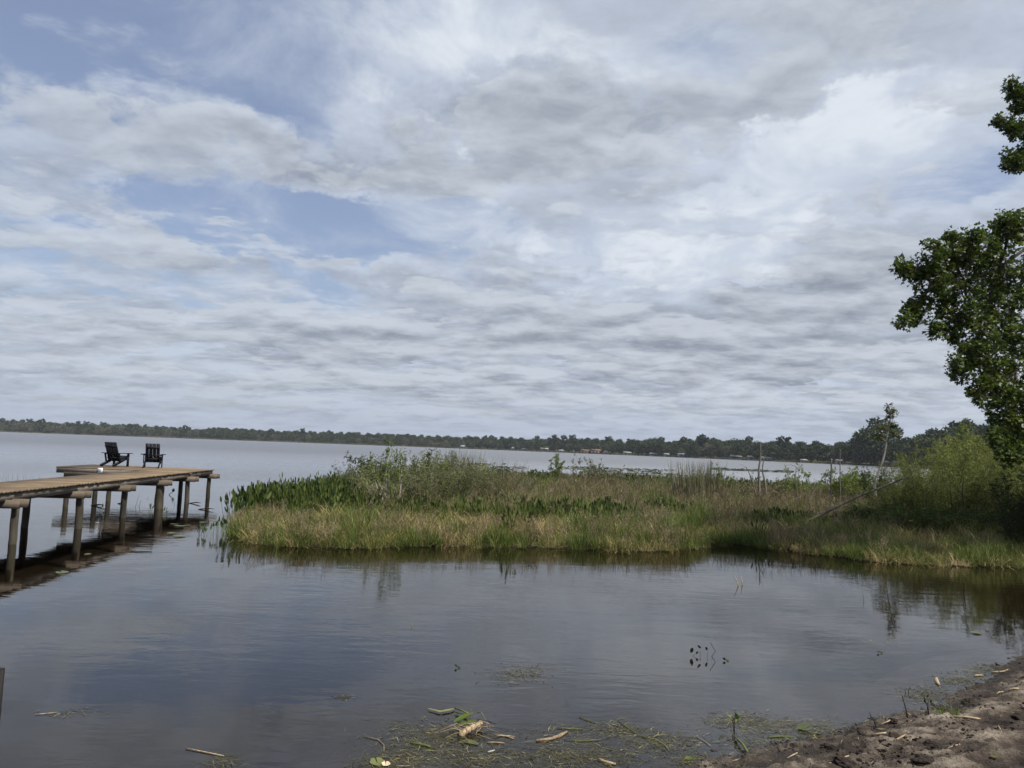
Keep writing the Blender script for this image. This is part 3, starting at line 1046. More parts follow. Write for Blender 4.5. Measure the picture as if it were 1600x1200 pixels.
far_dock(1118, 1142, 'long pale dock reaching out left of the white boathouses')
far_dock(1408, 1455, 'pale dock in front of the dark trees left of the willow thicket')
mb = MB()
a, b, c_, d_ = shore_at(1055, 8), shore_at(1092, 8), shore_at(1090, 40), shore_at(1060, 40)
mb.add([(a.x, a.y, 1.0), (b.x, b.y, 1.0), (c_.x, c_.y, 6.0), (d_.x, d_.y, 6.0)], [(0, 1, 2, 3)])
o = mb.build('lawn', M['lawn'])
tag(o, 'pale lawn sloping up between the far trees', kind='structure')


# air: a thin even haze over the whole place
mb = MB()
mb.box((0, 1850, 33), (8200, 4700, 74))
o = mb.build('haze', [])
m_, t = mat('thin_haze')
vol = t.n('ShaderNodeVolumePrincipled', {'Color': (0.86, 0.91, 1.0), 'Density': HAZE, 'Anisotropy': 0.2})
t.n('ShaderNodeOutputMaterial', {1: vol.outputs[0]})
o.data.materials.append(m_)
tag(o, 'thin pale haze filling the air over the lake', kind='stuff')

# ------------------------------------------------------------------ dock
ZD = 1.0
A0 = on(0, 768.7, ZD)
A1 = on(333, 733.2, ZD)
U = (A1 - A0).normalized()                 # along the dock, away from the shore
Vv = Vector((-U.y, U.x, 0))                # to the left
WK = 1.5
dock = empty('wooden_dock', (A1.x, A1.y, 0), math.atan2(U.y, U.x) - PI / 2)
tag(dock, 'weathered wooden dock with a walkway and a wider platform at its end', 'dock')
# local frame: y = along U, x = -V (to the right); far end right corner at the origin
L_TOT = 24.5
PD, PW = 2.75, 4.65                         # platform depth and width
rng_ = random.Random(3)


def D(x, y, z):                             # dock local -> world
    return dock.matrix_world @ Vector((x, y, z))


bpy.context.view_layer.update()
inv = dock.matrix_world.inverted()
plank_walk, plank_plat = [], []
for k in range(3):
    for lst, wd_ in ((plank_walk, WK + 0.06), (plank_plat, PW + 0.06)):
        mb = MB()
        mb.box((0, 0, 0), (wd_, 0.139, 0.036))
        lst.append(mb.mesh('plank', M['deck']))
SK = 0.21                                   # the platform stands a little askew to the walkway
SKA = math.atan(SK)
y = -0.075
while y > -L_TOT:
    if y > -PD:
        o = inst(rng_.choice(plank_plat), 'plank', dock, (-PW / 2 * math.cos(SKA) + rng_.uniform(-.012, .012), y + PW / 2 * math.sin(SKA), ZD - 0.018 + rng_.uniform(-.002, .002)), -SKA + rng_.uniform(-.003, .003))
        y -= 0.146 / math.cos(SKA)
    else:
        inst(rng_.choice(plank_walk), 'plank', dock, (-WK / 2 + rng_.uniform(-.012, .012), y, ZD - 0.018 + rng_.uniform(-.002, .002)), rng_.uniform(-.003, .003))
        y -= 0.146
for yy in (-PD + .10, -PD + .245):           # filler boards under the wedge where the two directions meet
    inst(plank_walk[0], 'plank', dock, (-WK / 2, yy, ZD - 0.060), 0)
ys = [-0.22, -2.64, -5.13, -7.84, -10.38, -13.01, -15.5, -18.0, -20.5, -23.0]
px_off = [-.06, -.03, -.02, .06, .09, .11, .1, .1, .1, .1]
FH = 0.165
ZF = ZD - 0.036 - FH / 2


def board(name, a, b, z, h, mtl, w_=0.04):
    """a board between two points of the dock's own frame"""
    d = Vector((b[0] - a[0], b[1] - a[1], 0))
    mb = MB()
    mb.box((0, 0, 0), (d.length - 0.006, w_, h))
    o = mb.build(name, M[mtl], dock)
    o.location = ((a[0] + b[0]) / 2, (a[1] + b[1]) / 2, z)
    o.rotation_euler = (0, 0, math.atan2(d.y, d.x))
    return o


edges = [0.0, -5.05, -10.3, -15.4, -20.4, -L_TOT]
for a, b in zip(edges[:-1], edges[1:]):
    board('fascia_board', (-0.03, a), (-0.03, b), ZF, FH, 'fascia')
    board('joist', (-WK / 2, a - .05), (-WK / 2, b), ZF, FH, 'fascia')
    board('fascia_board', (-WK + .03, min(a, -PD + .2)), (-WK + .03, b), ZF, FH, 'fascia')
PC = math.cos(SKA)
pl_ = lambda x, y: (x * PC, y - x * math.sin(SKA))        # platform point, x from the right edge (negative), y along the walkway
board('fascia_board', pl_(-.06, -.02), pl_(-PW, -.02), ZF, FH, 'fascia')
board('fascia_board', pl_(-WK - .02, -PD + .02), pl_(-PW, -PD + .02), ZF, FH, 'fascia')
board('fascia_board', pl_(-PW + .02, -.05), pl_(-PW + .02, -PD + .05), ZF, FH, 'fascia')
for yy in (-.7, -1.4, -2.1):
    board('joist', pl_(-.06, yy), pl_(-PW + .05, yy), ZF, FH - .01, 'fascia')
for k, yv in enumerate(ys):
    left = -WK + 0.05 if k > 1 else -PW + .3
    ctr = pl_(left, yv) if k < 2 else (left, yv)
    for dy, e_, w_ in ((0.115, .27, .085), (-0.13, .24, .045)):
        board('cap_beam', (e_, yv + dy), (ctr[0], ctr[1] + dy), .760 if dy > 0 else .757, .160, 'beam', w_)


def piling(x, y, r, lx=0.0, ly=0.0, top=.80, z1=-1.0):
    mb = MB()
    n = 9
    pts, rs = [], []
    for i in range(n):
        u = i / (n - 1)
        pts.append((lx * u + rng_.uniform(-.006, .006), ly * u + rng_.uniform(-.006, .006), top + (z1 - top) * u))
        rs.append(r * (1 + 0.12 * u) * rng_.uniform(.96, 1.04))
    mb.tube(pts, rs, 14)
    o = mb.build('piling', M['piling'], dock, smooth=True)
    o.location = (x, y, 0)
    return o


rad = [0.068, 0.07, 0.115, 0.068, 0.075, 0.066, 0.07, 0.07, 0.07, 0.07]
for k, yv in enumerate(ys):
    piling(px_off[k], yv, rad[k], rng_.uniform(-.04, .04))
    piling(-1.02, yv + (.25 if k == 1 else 0), 0.07, rng_.uniform(-.06, .02))
for (px, py) in ((102, 792), (147, 789), (169, 783)):
    q = inv @ on(px, py, 0)
    piling(q.x, q.y, .068, 0)

# white notice fixed to the platform edge
sg = inv @ on(160, 731.5, ZD)
sgl = (sg.x, -PD - sg.x / PC * math.sin(SKA) - .012)
sgn = empty('notice_sign', D(sgl[0], sgl[1], 0), dock.rotation_euler.z - SKA)
tag(sgn, 'small white notice with three lines of grey print on the platform edge', 'sign')
zs = ZD - 0.075
mb = MB()
mb.box((0, -0.012, zs), (0.17, 0.012, 0.17))
mb.build('panel', M['white'], sgn)
for k, (x0, x1) in enumerate(((-.055, .06), (-.03, .035), (-.075, .08))):
    xx = x0
    while xx < x1:
        mb = MB()
        ln = rng_.uniform(.012, .03)
        mb.box((min(xx + ln / 2, .08), -0.0195, zs + (0.05, 0.005, -0.066)[k]), (ln, 0.003, 0.016 if k < 2 else 0.022))
        mb.build('print', M['print'], sgn)
        xx += ln + 0.009


# ------------------------------------------------------------------ chairs on the platform
def chair_parts():
    """modern slatted lounge chair, facing +Y, origin on the deck under its middle"""
    parts = []

    def p(name, fn):
        mb = MB()
        fn(mb)
        parts.append((name, mb.mesh(name, M['black'])))
    # side rails run from the front leg top down to the rear foot
    for sx in (-1, 1):
        p('side_rail', lambda mb, sx=sx: mb.beam((sx * .25, .30, .33), (sx * .25, -.47, .035), .032, .10))
        p('leg', lambda mb, sx=sx: mb.box((sx * .285, .27, .238), (.032, .10, .476)))
        p('armrest', lambda mb, sx=sx: mb.box((sx * .325, .04, .49), (.12, .70, .025)))
    # rear uprights that carry the arms
        p('rear_upright', lambda mb, sx=sx: mb.beam((sx * .285, -.14, .165), (sx * .285, -.235, .476), .030, .06))
    for k in range(5):
        yy = .31 - k * .088
        zz = .375 - k * .034
        p('seat_slat', lambda mb, yy=yy, zz=zz: mb.box((0, yy, zz), (.53, .078, .022), Matrix.Rotation(R(21), 4, 'X')))
    a, b = Vector((0, -.085, .20)), Vector((0, -.365, .885))
    d = (b - a)
    for k in range(4):
        x = (k - 1.5) * .122
        p('back_slat', lambda mb, x=x: mb.beam(a + Vector((x, 0, 0)), b + Vector((x, 0, 0)), .112, .022))
    for tt in (.18, .80):
        q = a + d * tt + Vector((0, -.026, -.012))
        p('back_rail', lambda mb, q=q: mb.box(q, (.46, .024, .075), Matrix.Rotation(R(22), 4, 'X')))
    p('cross_rail', lambda mb: mb.box((0, -.20, .468), (.62, .03, .035)))
    p('front_rail', lambda mb: mb.box((0, .335, .30), (.53, .022, .09)))
    mb = MB()
    q = a + d * .28 + Vector((.03, -.0415, -.01))
    mb.box(q, (.035, .004, .022), Matrix.Rotation(R(22), 4, 'X'))
    parts.append(('maker_tag', mb.mesh('maker_tag', M['wall_white'])))
    return parts


cp = chair_parts()
for (px, py, face, lab) in ((180.5, 729.3, R(-10), 'black slatted lounge chair on the left, turned sideways towards the lake'),
                            (238, 731.3, R(19), 'black slatted lounge chair on the right with its back to the shore')):
    p = on(px, py - 0.5, ZD)
    e = empty('lounge_chair', (p.x, p.y, ZD), face)
    e.scale = (0.97, 0.97, 0.97)
    tag(e, lab, 'chair', 'black lounge chairs on the dock')
    for nm, me in cp:
        inst(me, nm, e)

# ------------------------------------------------------------------ near dark post at the left edge
p = at(-10.5, 1047, 4.6)
e = empty('mooring_post', (p.x, p.y, 0))
tag(e, 'dark square wooden post standing in the water at the near left edge', 'post')
mb = MB()
mb.box((0, 0, p.z / 2 - 0.45), (0.085, 0.085, p.z + 0.9))
mb.build('shaft', M['darkpost'], e)
mb = MB()
mb.add([(-.0425, -.0425, p.z + .003), (.0425, -.0425, p.z + .003), (.0425, .0425, p.z + .003), (-.0425, .0425, p.z + .003), (0, 0, p.z + 0.012)],
       None, [(0, 1, 4), (1, 2, 4), (2, 3, 4), (3, 0, 4)])
mb.build('top', M['darkpost'], e)

# ------------------------------------------------------------------ marsh plants (countless: geometry-node objects)
rng = np.random.default_rng(21)


def tuft(n, rad, h0, h1, wid, lean, curl, t0, t1, seg=3, tw=0.12):
    mb = MB()
    a = rng.uniform(0, 2 * PI, n)
    r_ = rad * np.sqrt(rng.random(n))
    Pp = np.column_stack([r_ * np.cos(a), r_ * np.sin(a), np.full(n, -0.03)])
    blades(mb, rng, Pp, rng.uniform(h0, h1, n), rng.uniform(.7, 1.3, n) * wid, a + rng.normal(size=n) * 0.9, np.abs(rng.normal(size=n)) * lean,
           rng.random(n) * curl, np.clip(rng.uniform(t0, t1, n) + rng.normal(size=n) * tw, 0, 1), seg)
    return mb


def kinds(name, lst):
    col = bpy.data.collections.new(name)
    for i, (mb, mt) in enumerate(lst):
        col.objects.link(bpy.data.objects.new('%s_%02d' % (name, i), mb.mesh('%s_%02d' % (name, i), mt)))
    return col


def pick_clump(n=9, h0=.5, h1=.85, L=.17):
    """broad upright water-plant leaves on stalks"""
    mb = MB()
    for i in range(n):
        a = rng.uniform(0, 2 * PI)
        r_ = 0.17 * math.sqrt(rng.random())
        az_ = rng.uniform(0, 2 * PI)
        h = rng.uniform(h0, h1)
        ln = rng.uniform(.05, .30)
        base = np.array([r_ * math.cos(a), r_ * math.sin(a), -.03])
        d = norm(np.array([math.cos(az_) * ln, math.sin(az_) * ln, 1.0]))
        top = base + d * h
        tn = rng.random()
        side = norm(np.cross(d, [math.cos(az_ + .8), math.sin(az_ + .8), 0.1]))
        mb.add([base - side * .006, base + side * .006, top + side * .004, top - side * .004], [(0, 1, 2, 3)], tint=0.5 + tn * .3)
        l = L * rng.uniform(.8, 1.25)
        wd_ = l * rng.uniform(.30, .42)
        d2 = norm(d + np.array([math.cos(az_), math.sin(az_), 0]) * rng.uniform(-.1, .35))
        nn = np.cross(side, d2)
        c0, c1, c2, c3 = top - d2 * .03, top + d2 * l * .25, top + d2 * l * .6, top + d2 * l
        f = nn * wd_ * .18
        mb.add([c0, c1 + side * wd_ / 2 + f, c1, c1 - side * wd_ / 2 + f, c2 + side * wd_ * .40 + f, c2, c2 - side * wd_ * .40 + f, c3],
               [(1, 4, 5, 2), (2, 5, 6, 3)], [(0, 1, 2), (0, 2, 3), (4, 7, 5), (5, 7, 6)], tint=tn)
    return mb


def twig_tuft(n, H, spread, leafy=0.0):
    """dead branching herb stems"""
    mb = MB()
    for i in range(n):
        a = rng.uniform(0, 2 * PI)
        r_ = .22 * math.sqrt(rng.random())
        p0 = np.array([r_ * math.cos(a), r_ * math.sin(a), -.02])
        d = norm(np.array([math.cos(a) * spread * rng.random(), math.sin(a) * spread * rng.random(), 1.0]))
        h = H * rng.uniform(.6, 1.1)
        tn = rng.random()
        side = norm(np.cross(d, rng.normal(size=3)))
        mb.add([p0 - side * .004, p0 + side * .004, p0 + d * h + side * .0015, p0 + d * h - side * .0015], [(0, 1, 2, 3)], tint=tn)
        m_ = rng.integers(5, 9)
        tt = rng.uniform(.35, 1, m_)
        Pp = p0 + d * (h * tt)[:, None]
        dd = norm(norm(rng.normal(size=(m_, 3))) * .8 + d * .8)
        leaves(mb, rng, Pp, dd, rng.uniform(.10, .24, m_) * H, 0.008, np.clip(tn + rng.normal(size=m_) * .15, 0, 1), 0.02)
    return mb


K_grass = kinds('fringe_grass_kind', [
    (tuft(60, .24, .40, .75, .013, .45, 2.0, .05, .45), M['grass']),
    (tuft(60, .24, .35, .65, .013, .55, 2.4, .10, .80), M['grass']),
    (tuft(65, .28, .40, .80, .014, .80, 2.8, .60, 1.0), M['grass']),
    (tuft(60, .28, .35, .70, .014, 1.0, 2.6, .70, 1.0), M['grass']),
    (tuft(60, .20, .45, .70, .013, .25, 1.2, .0, .40), M['grass'])])
K_mid = kinds('field_plant_kind', [
    (tuft(42, .26, .35, .65, .016, .25, 1.0, .1, .5), M['midgrass']),
    (tuft(42, .26, .35, .70, .016, .35, 1.4, .3, .8), M['midgrass']),
    (twig_tuft(16, .75, .5), M['brush']),
    (twig_tuft(16, .95, .35), M['brush']),
    (pick_clump(14, .30, .58, .13), M['pickerel']),
    (tuft(42, .26, .30, .60, .016, .45, 1.6, .5, 1.0), M['midgrass'])])
K_pick = kinds('pickerel_kind', [(pick_clump(17, .25, .75, .13), M['pickerel']), (pick_clump(15, .25, .8, .15), M['pickerel']), (pick_clump(18, .2, .65, .12), M['pickerel'])])

rr = random.Random(8)
fg, fm, fp = [], [], []       # (pos, rz, scale, idx)
CAMP = np.array([0.0, 0.0])


def toscr(p):
    v = ROT.transposed() @ (Vector(p) - EYE)
    return 800 + F * v.x / -v.z, 600 - F * v.y / -v.z


cand = []
yy = 13.5
while yy < 60:
    st = 0.20 if yy < 22 else (0.30 if yy < 34 else 0.42)
    xl, xr = -9.0, yy * 0.74 + 3
    n = int((xr - xl) / st)
    for i in range(n):
        cand.append((xl + (i + rr.random()) * st, yy + rr.uniform(-.5, .5) * st))
    yy += st
cand = np.array(cand)
sd_ = sdist(cand, ISLAND)
ok = sd_ > 0.14
cand, sd_ = cand[ok], sd_[ok]
shore_front = np.array([(p.x, p.y) for p in front])
for (x, y), s_ in zip(cand, sd_):
    fy = np.interp(x, shore_front[:, 0], shore_front[:, 1])
    din = y - fy                                  # depth behind the front edge
    nz = noise.noise(Vector((x * .35, y * .35, 2.0)))
    n2_ = noise.noise(Vector((x * .9, y * .9, 7.0)))
    px, py = toscr((x, y, 0))
    z_ = min(0.02 + max(s_, 0) * .1, .13)
    left = x < -1.5 - 0.0 * y and x - (-8.2) < 5.5 + (y - 20) * .12
    if din < 3.0 + nz * 2.4 + (1.0 if px > 1350 else 0):
        if s_ < .3 and rr.random() < .3:
            continue
        # broad leaves stand in drifts inside the fringe
        if n2_ > .28 and (680 < px < 840 or 1170 < px < 1250 or 930 < px < 1010) and din > 1.0 and rr.random() < .6:
            fp.append((x, y, z_, rr.uniform(.6, .85), rr.randrange(3)))
            continue
        m_ = noise.noise(Vector((x * .8, y * 1.3, 4.0))) + (0.20 if 1.2 < din < 3.2 else -.08) + rr.uniform(-.25, .25)
        k = rr.choice((2, 3, 2, 3, 1)) if m_ > .10 else (rr.choice((1, 2, 0, 4)) if m_ > -.1 else rr.choice((0, 4, 1, 0, 4)))
        fg.append((x, y, z_, rr.uniform(.65, 1.15) * (.52 + .36 * min(1, max(0, s_) / 2.2)) * (1 + .45 * noise.noise(Vector((x * 1.1, y * 1.1, 9)))), k))
        if rr.random() < (.2 if px < 1300 else .06):
            fm.append((x, y, z_, rr.uniform(.5, .8), 2))
    elif x < -1.6 + nz * 2 and y < 34 + nz * 4 and (px < 560 or din < 6):
        if px > 560 and rr.random() < .55:
            fm.append((x, y, z_, rr.uniform(.7, 1.1), rr.choice((0, 1, 2, 3, 4, 4))))
        else:
            fp.append((x, y, z_, rr.uniform(.7, 1.05) * (1 if px < 440 else .85), rr.randrange(3)))
    else:
        if y > 30 and rr.random() < .15:
            continue
        b = nz + .35 * n2_
        green_band = (2.5 + 2 * n2_ < din < 7 + 5 * n2_ and n2_ + 1.3 * nz > .02) or y > 42 + 6 * n2_
        if 1100 < px < 1380 and 22 < y < 40:
            k = rr.choice((2, 3, 5, 1, 2, 0, 1, 1, 0))
            s = rr.uniform(.7, 1.2) if y > 27 else rr.uniform(.5, .9)
        elif green_band:
            k = rr.choice((4, 4, 0, 0, 4, 1))
            s = rr.uniform(.75, 1.1)
        elif b > -.05:
            k = rr.choice((2, 3, 1, 1, 5, 0, 0))
            s = rr.uniform(.75, 1.1)
        else:
            k = rr.choice((0, 1, 5, 1, 0, 0, 5, 2))
            s = rr.uniform(.75, 1.1)
        fm.append((x, y, z_, s * (1.0 if y < 40 else 1.1), k))


def emit(name, coll, lst, label):
    a = np.array(lst)
    n = len(a)
    rz = np.random.default_rng(3).uniform(0, 6.28, n)
    g = np.random.default_rng(4)
    sc_ = np.stack([a[:, 3] * g.uniform(.85, 1.2, n), a[:, 3] * g.uniform(.85, 1.2, n), a[:, 3] * g.uniform(.85, 1.15, n)], 1)
    print(name, n)
    return scatter(name, coll, a[:, :3], np.stack([g.normal(size=n) * .06, g.normal(size=n) * .06, rz], 1), sc_, a[:, 4].astype(int), label)


emit('marsh_grass', K_grass, fg, 'green and straw coloured grass fringing the front of the marsh')
emit('marsh_undergrowth', K_mid, fm, 'mixed green grass and brown dead stems covering the marsh')
emit('broadleaf_water_plants', K_pick, fp, 'dark green broad leaved water plants crowding the left part of the marsh')

# countable clumps at the left tip
for i, (px, py, s) in enumerate(((364, 826, .95), (372, 822, 1.0), (362, 814, .9), (386, 820, 1.05), (380, 812, 1.0), (399, 815, 1.05), (412, 811, 1.0), (395, 806, 1.0), (425, 806, 1.0), (371, 806, .85))):
    p = on(px, py, 0.0)
    o = pick_clump(13, .4, .82, .19).build('broadleaf_clump', M['pickerel'])
    o.location = (p.x, p.y, -.02)
    o.scale = (s, s, s)
    tag(o, 'dark broad leaved clump at the left tip of the marsh, ' + ('front left', 'front centre', 'outermost left', 'front right', 'middle', 'right of the front row', 'right end in front', 'back centre', 'back right', 'back left')[i], 'water plant', 'broad leaved plants at the left tip')


# ------------------------------------------------------------------ shrubs and small trees
def shrub(rng, stems, ntw, twl, nlf, lL, lW, up=.5, t0=.3, r0=.012, tr=.0025, droop=0.0, tsub=0):
    """stems: list of polylines (local); returns stems mesh, foliage mesh"""
    st, fo = MB(), MB()
    for pl in stems:
        pl = [np.array(p, float) for p in pl]
        # smooth
        for _ in range(2):
            q = [pl[0]]
            for a, b in zip(pl[:-1], pl[1:]):
                q += [a * .75 + b * .25, a * .25 + b * .75]
            q.append(pl[-1])
            pl = q
        pl = np.array(pl)
        seg = np.linalg.norm(np.diff(pl, axis=0), axis=1)
        cum = np.concatenate([[0], np.cumsum(seg)])
        Ltot = cum[-1]
        n = len(pl)
        st.tube(pl, [max(r0 * (1 - .85 * cum[i] / Ltot), .0015) for i in range(n)], 5, tint=rng.random())
        for k in range(ntw):
            u = t0 + (1 - t0) * rng.random()
            s_ = u * Ltot
            base = np.array([np.interp(s_, cum, pl[:, j]) for j in range(3)])
            d = norm(rng.normal(size=3) * np.array([1, 1, .5]) + np.array([0, 0, up]))
            l = twl * rng.uniform(.4, 1.1) * (1.15 - .5 * u)
            mid = base + d * l * .5 + rng.normal(size=3) * .04 * l
            tip = base + d * l + np.array([0, 0, -droop * l]) + rng.normal(size=3) * .06 * l
            st.tube([base, mid, tip], [tr, tr * .7, tr * .3], 3, tint=.5, cap=False)
            if nlf:
                m_ = max(1, int(nlf * rng.uniform(.5, 1.4)))
                tt = rng.uniform(.15, 1.05, m_)[:, None]
                Pp = np.where(tt < .5, base + (mid - base) * tt * 2, mid + (tip - mid) * (tt - .5) * 2)
                dd = norm(rng.normal(size=(m_, 3)) + d * .6 + np.array([0, 0, .1 - droop]))
                leaves(fo, rng, Pp + rng.normal(size=(m_, 3)) * .012, dd, lL * rng.uniform(.6, 1.3, m_), lW * rng.uniform(.7, 1.2, m_), np.clip(.5 + rng.normal(size=m_) * .2 + rng.normal() * .12, 0, 1), .1)
    return st, fo


def rstems(rng, n, H, spread, r_=.15):
    out = []
    for i in range(n):
        a = rng.uniform(0, 2 * PI)
        h = H * rng.uniform(.65, 1.05)
        b = np.array([r_ * math.cos(a) * rng.random(), r_ * math.sin(a) * rng.random(), -.05])
        e = b + np.array([math.cos(a) * spread * rng.uniform(.2, 1), math.sin(a) * spread * rng.uniform(.2, 1), h])
        m_ = b + (e - b) * .5 + np.array([math.cos(a), math.sin(a), 0]) * -.12 * spread + rng.normal(size=3) * .05
        out.append([b, m_, e])
    return out


def place_shrub(name, stf, loc, mats, label, cat, group=None, rz=0.0, s=1.0):
    e = empty(name, loc, rz)
    e.scale = (s, s, s) if not hasattr(s, '__len__') else s
    a = stf[0] if isinstance(stf[0], bpy.types.Mesh) else stf[0].mesh('stems', M[mats[0]], smooth=True)
    inst(a, 'stems', e)
    b = None
    if stf[1] is not None and (isinstance(stf[1], bpy.types.Mesh) or stf[1].n):
        b = stf[1] if isinstance(stf[1], bpy.types.Mesh) else stf[1].mesh('foliage', M[mats[1]])
        inst(b, 'foliage', e)
    tag(e, label, cat, group)
    return a, b


g = np.random.default_rng(77)
# willow thicket on the right: three kinds reused
NTH = ['leftmost', 'second from the left', 'third from the left', 'fourth from the left', 'fifth from the left', 'sixth from the left', 'seventh from the left', 'eighth from the left',
       'ninth from the left', 'tenth from the left', 'eleventh from the left', 'twelfth from the left', 'thirteenth from the left', 'fourteenth from the left', 'fifteenth from the left',
       'sixteenth from the left', 'seventeenth from the left', 'rightmost']
wk = []
for i in range(4):
    st, fo = shrub(g, rstems(g, 26, 2.6, 1.25, .5), 34, .55, 15, .060, .018, up=.9, t0=.18, r0=.013, droop=.1)
    wk.append((st.mesh('stems', M['dktwig'], smooth=True), fo.mesh('foliage', M['willow'])))
thick_pos = [(1395, 22.0, .72), (1422, 24.5, .80), (1448, 21.5, .86), (1470, 25.5, .95), (1492, 22.0, 1.0), (1512, 25.5, 1.12), (1532, 22.5, 1.06), (1556, 25, 1.15), (1574, 21.5, 1.0),
             (1598, 24, 1.15), (1620, 21.5, 1.0), (1650, 24, 1.2), (1690, 22, 1.1), (1740, 25, 1.2), (1500, 29, 1.15), (1560, 30, 1.3), (1620, 30, 1.35), (1440, 29, .95)]
for i, (px, Y, s) in enumerate(thick_pos):
    q = at(px, 800, Y)
    order = sorted(thick_pos)
    rank = order.index((px, Y, s))
    lab = 'light green willow bush, %s in the thicket at the right' % NTH[rank]
    if Y > 28:
        lab = 'tall willow bush at the back of the right thicket, %s overall' % NTH[rank]
    place_shrub('willow_bush', wk[i % 4], (q.x, q.y, .05), None, lab, 'bush', 'willow bushes of the right thicket', rz=i * 1.7, s=(s, s, s * (1.0 if i % 2 else .93)))
# darker low undergrowth in front of the thicket
ug = [(0, 0)] * 3
K_ug = bpy.data.collections.new('undergrowth_kinds')
for i, (ms, mf) in enumerate(ug):
    st, fo = shrub(g, rstems(g, 26, 1.0, .7, .45), 14, .30, 13, .075, .022, up=.7, t0=.1, r0=.007)
    K_ug.objects.link(bpy.data.objects.new('under_%02d' % i, fo.mesh('under_%02d' % i, M['dkleaf'])))
LU = []
for i in range(60):
    px = 1366 + i * 5.6 + g.uniform(-3, 3)
    q = at(px, 800, 19.4 + (0 if px > 1400 else 1.0) + g.uniform(0, 2.2))
    LU.append((q.x, q.y, .03, g.uniform(.6, .95), g.integers(0, 3)))
emit('thicket_undergrowth', K_ug, LU, 'low dark green undergrowth along the foot of the willow thicket')

# yellow-green bushes near the dead poles
lm = []
for i in range(2):
    st, fo = shrub(g, rstems(g, 16, 1.75, .8, .3), 26, .42, 13, .085, .034, up=.6, t0=.2, r0=.012)
    lm.append((st.mesh('stems', M['bark'], smooth=True), fo.mesh('foliage', M['lime'])))
for i, (px, Y, s, lab) in enumerate(((1322, 32, 1.0, 'bright yellow green bush just right of the two thin dead poles'), (1345, 33, .95, 'yellow green bush left of the dark sapling bush'),
                                     (1300, 34, .7, 'small yellow green bush behind the taller dead pole'), (1236, 33, .75, 'small yellow green bush right of the pointed snag'),
                                     (1132, 36, .7, 'small yellow green bush right of the tall pale reeds'))):
    q = at(px, 800, Y)
    place_shrub('yellow_green_bush', lm[i % 2], (q.x, q.y, .05), None, lab, 'bush', rz=i * 1.3, s=s)
for i, (px, Y, s, lab, mt) in enumerate(((1366, 30, .95, 'dark green bush around the foot of the bare leaning sapling', 'dkleaf'),
                                         (1405, 27, .85, 'dark green bush under the upper end of the leaning log', 'dkleaf'),
                                         (1598, 17.3, 1.0, 'dark bush below the hanging crown at the right frame edge', 'dkleaf'),
                                         (1650, 17.0, 1.15, 'dark bush cut off by the right frame edge', 'dkleaf'))):
    st, fo = shrub(g, rstems(g, 16, 1.9, .6, .3), 26, .40, 14, .07, .025, up=.7, t0=.15, r0=.014)
    q = at(px, 800, Y)
    place_shrub('dark_bush', (st, fo), (q.x, q.y, .05), ('dktwig', mt), lab, 'bush', s=s)
# saplings against the lake
for i, (px, Y, H, n, mt, lab) in enumerate((
        (867, 42, 1.95, 5, 'lime', 'bright yellow green sapling standing alone before the open lake'),
        (893, 44, 1.95, 3, 'olive', 'thin leafy sapling right of the bright yellow green one'),
        (912, 43, 1.7, 4, 'olive', 'pair of twiggy stems with sparse leaves in mid marsh'),
        (932, 41, 1.75, 8, 'olive', 'low olive bush before the lake, right of the thin saplings'),
        (948, 40, 1.4, 8, 'olive', 'round low olive bush right of the taller olive bush'),
        (1105, 33, 1.9, 6, 'lime', 'yellow leaved sapling among the tall pale reeds'),
        (1272, 32, 1.7, 6, 'lime', 'sparse yellow leaved shrub left of the white dead pole'),
        (1240, 31, 1.9, 5, 'lime', 'thin yellow topped shrub midway between snag and dead pole'),
        (1215, 30, 1.4, 6, 'olive', 'grey twiggy shrub with few leaves right of the pointed snag'),
        (1330, 31, 2.1, 4, 'lime', 'thin yellow leaved stems rising behind the bright bush'),
        (1165, 31, 1.5, 6, 'olive', 'grey green twiggy shrub left of the pointed snag'))):
    st, fo = shrub(g, rstems(g, n, H, .45 if n < 6 else .8, .12), 16 if i else 30, .28, 9 if i else 16, .075, .035, up=.8, t0=.35, r0=.014)
    q = at(px, 800, Y)
    place_shrub('sapling', (st, fo), (q.x, q.y, .05), ('deadwood', mt), lab, 'shrub')

# big mixed shrubs of the left middle
mx = []
for i in range(4):
    st, fo = shrub(g, rstems(g, 22, 1.35, .9, .45), 26, .38, 9, .055, .022, up=.6, t0=.15, r0=.009)
    mx.append((st.mesh('stems', M['palebark' if i % 2 else 'bark'], smooth=True), fo.mesh('foliage', M['olive' if i != 1 else 'willow'])))
mx_pos = ((575, 25, 1.0), (600, 23, .95), (625, 27, 1.15), (650, 24, 1.1), (672, 22.5, .95), (690, 26, 1.12), (712, 24, 1.0), (735, 27, 1.05), (760, 25, .85), (640, 31, 1.3), (670, 33, 1.35), (700, 32, 1.25),
                                (785, 29, .85), (740, 33, 1.1), (560, 28, 1.0), (820, 31, .7), (590, 30, 1.15))
for i, (px, Y, s) in enumerate(mx_pos):
    q = at(px, 800, Y)
    place_shrub('marsh_shrub', mx[i % 4], (q.x, q.y, .08), None, 'olive shrub %s in the %s of the mound left of centre' % (NTH[sorted(p for p in mx_pos if (p[1] > 28) == (Y > 28)).index((px, Y, s))], 'back row' if Y > 28 else 'front'), 'shrub', 'olive shrubs left of centre', rz=i * 1.9, s=(s, s, s))

# pale stemmed shrub in front, stems drawn at their true depth
YS = 21.5


def pl(Y, pts, dy=None):
    out = []
    for i, (x, y) in enumerate(pts):
        out.append(at(x, y, Y + (dy[i] if dy else 0)))
    return out


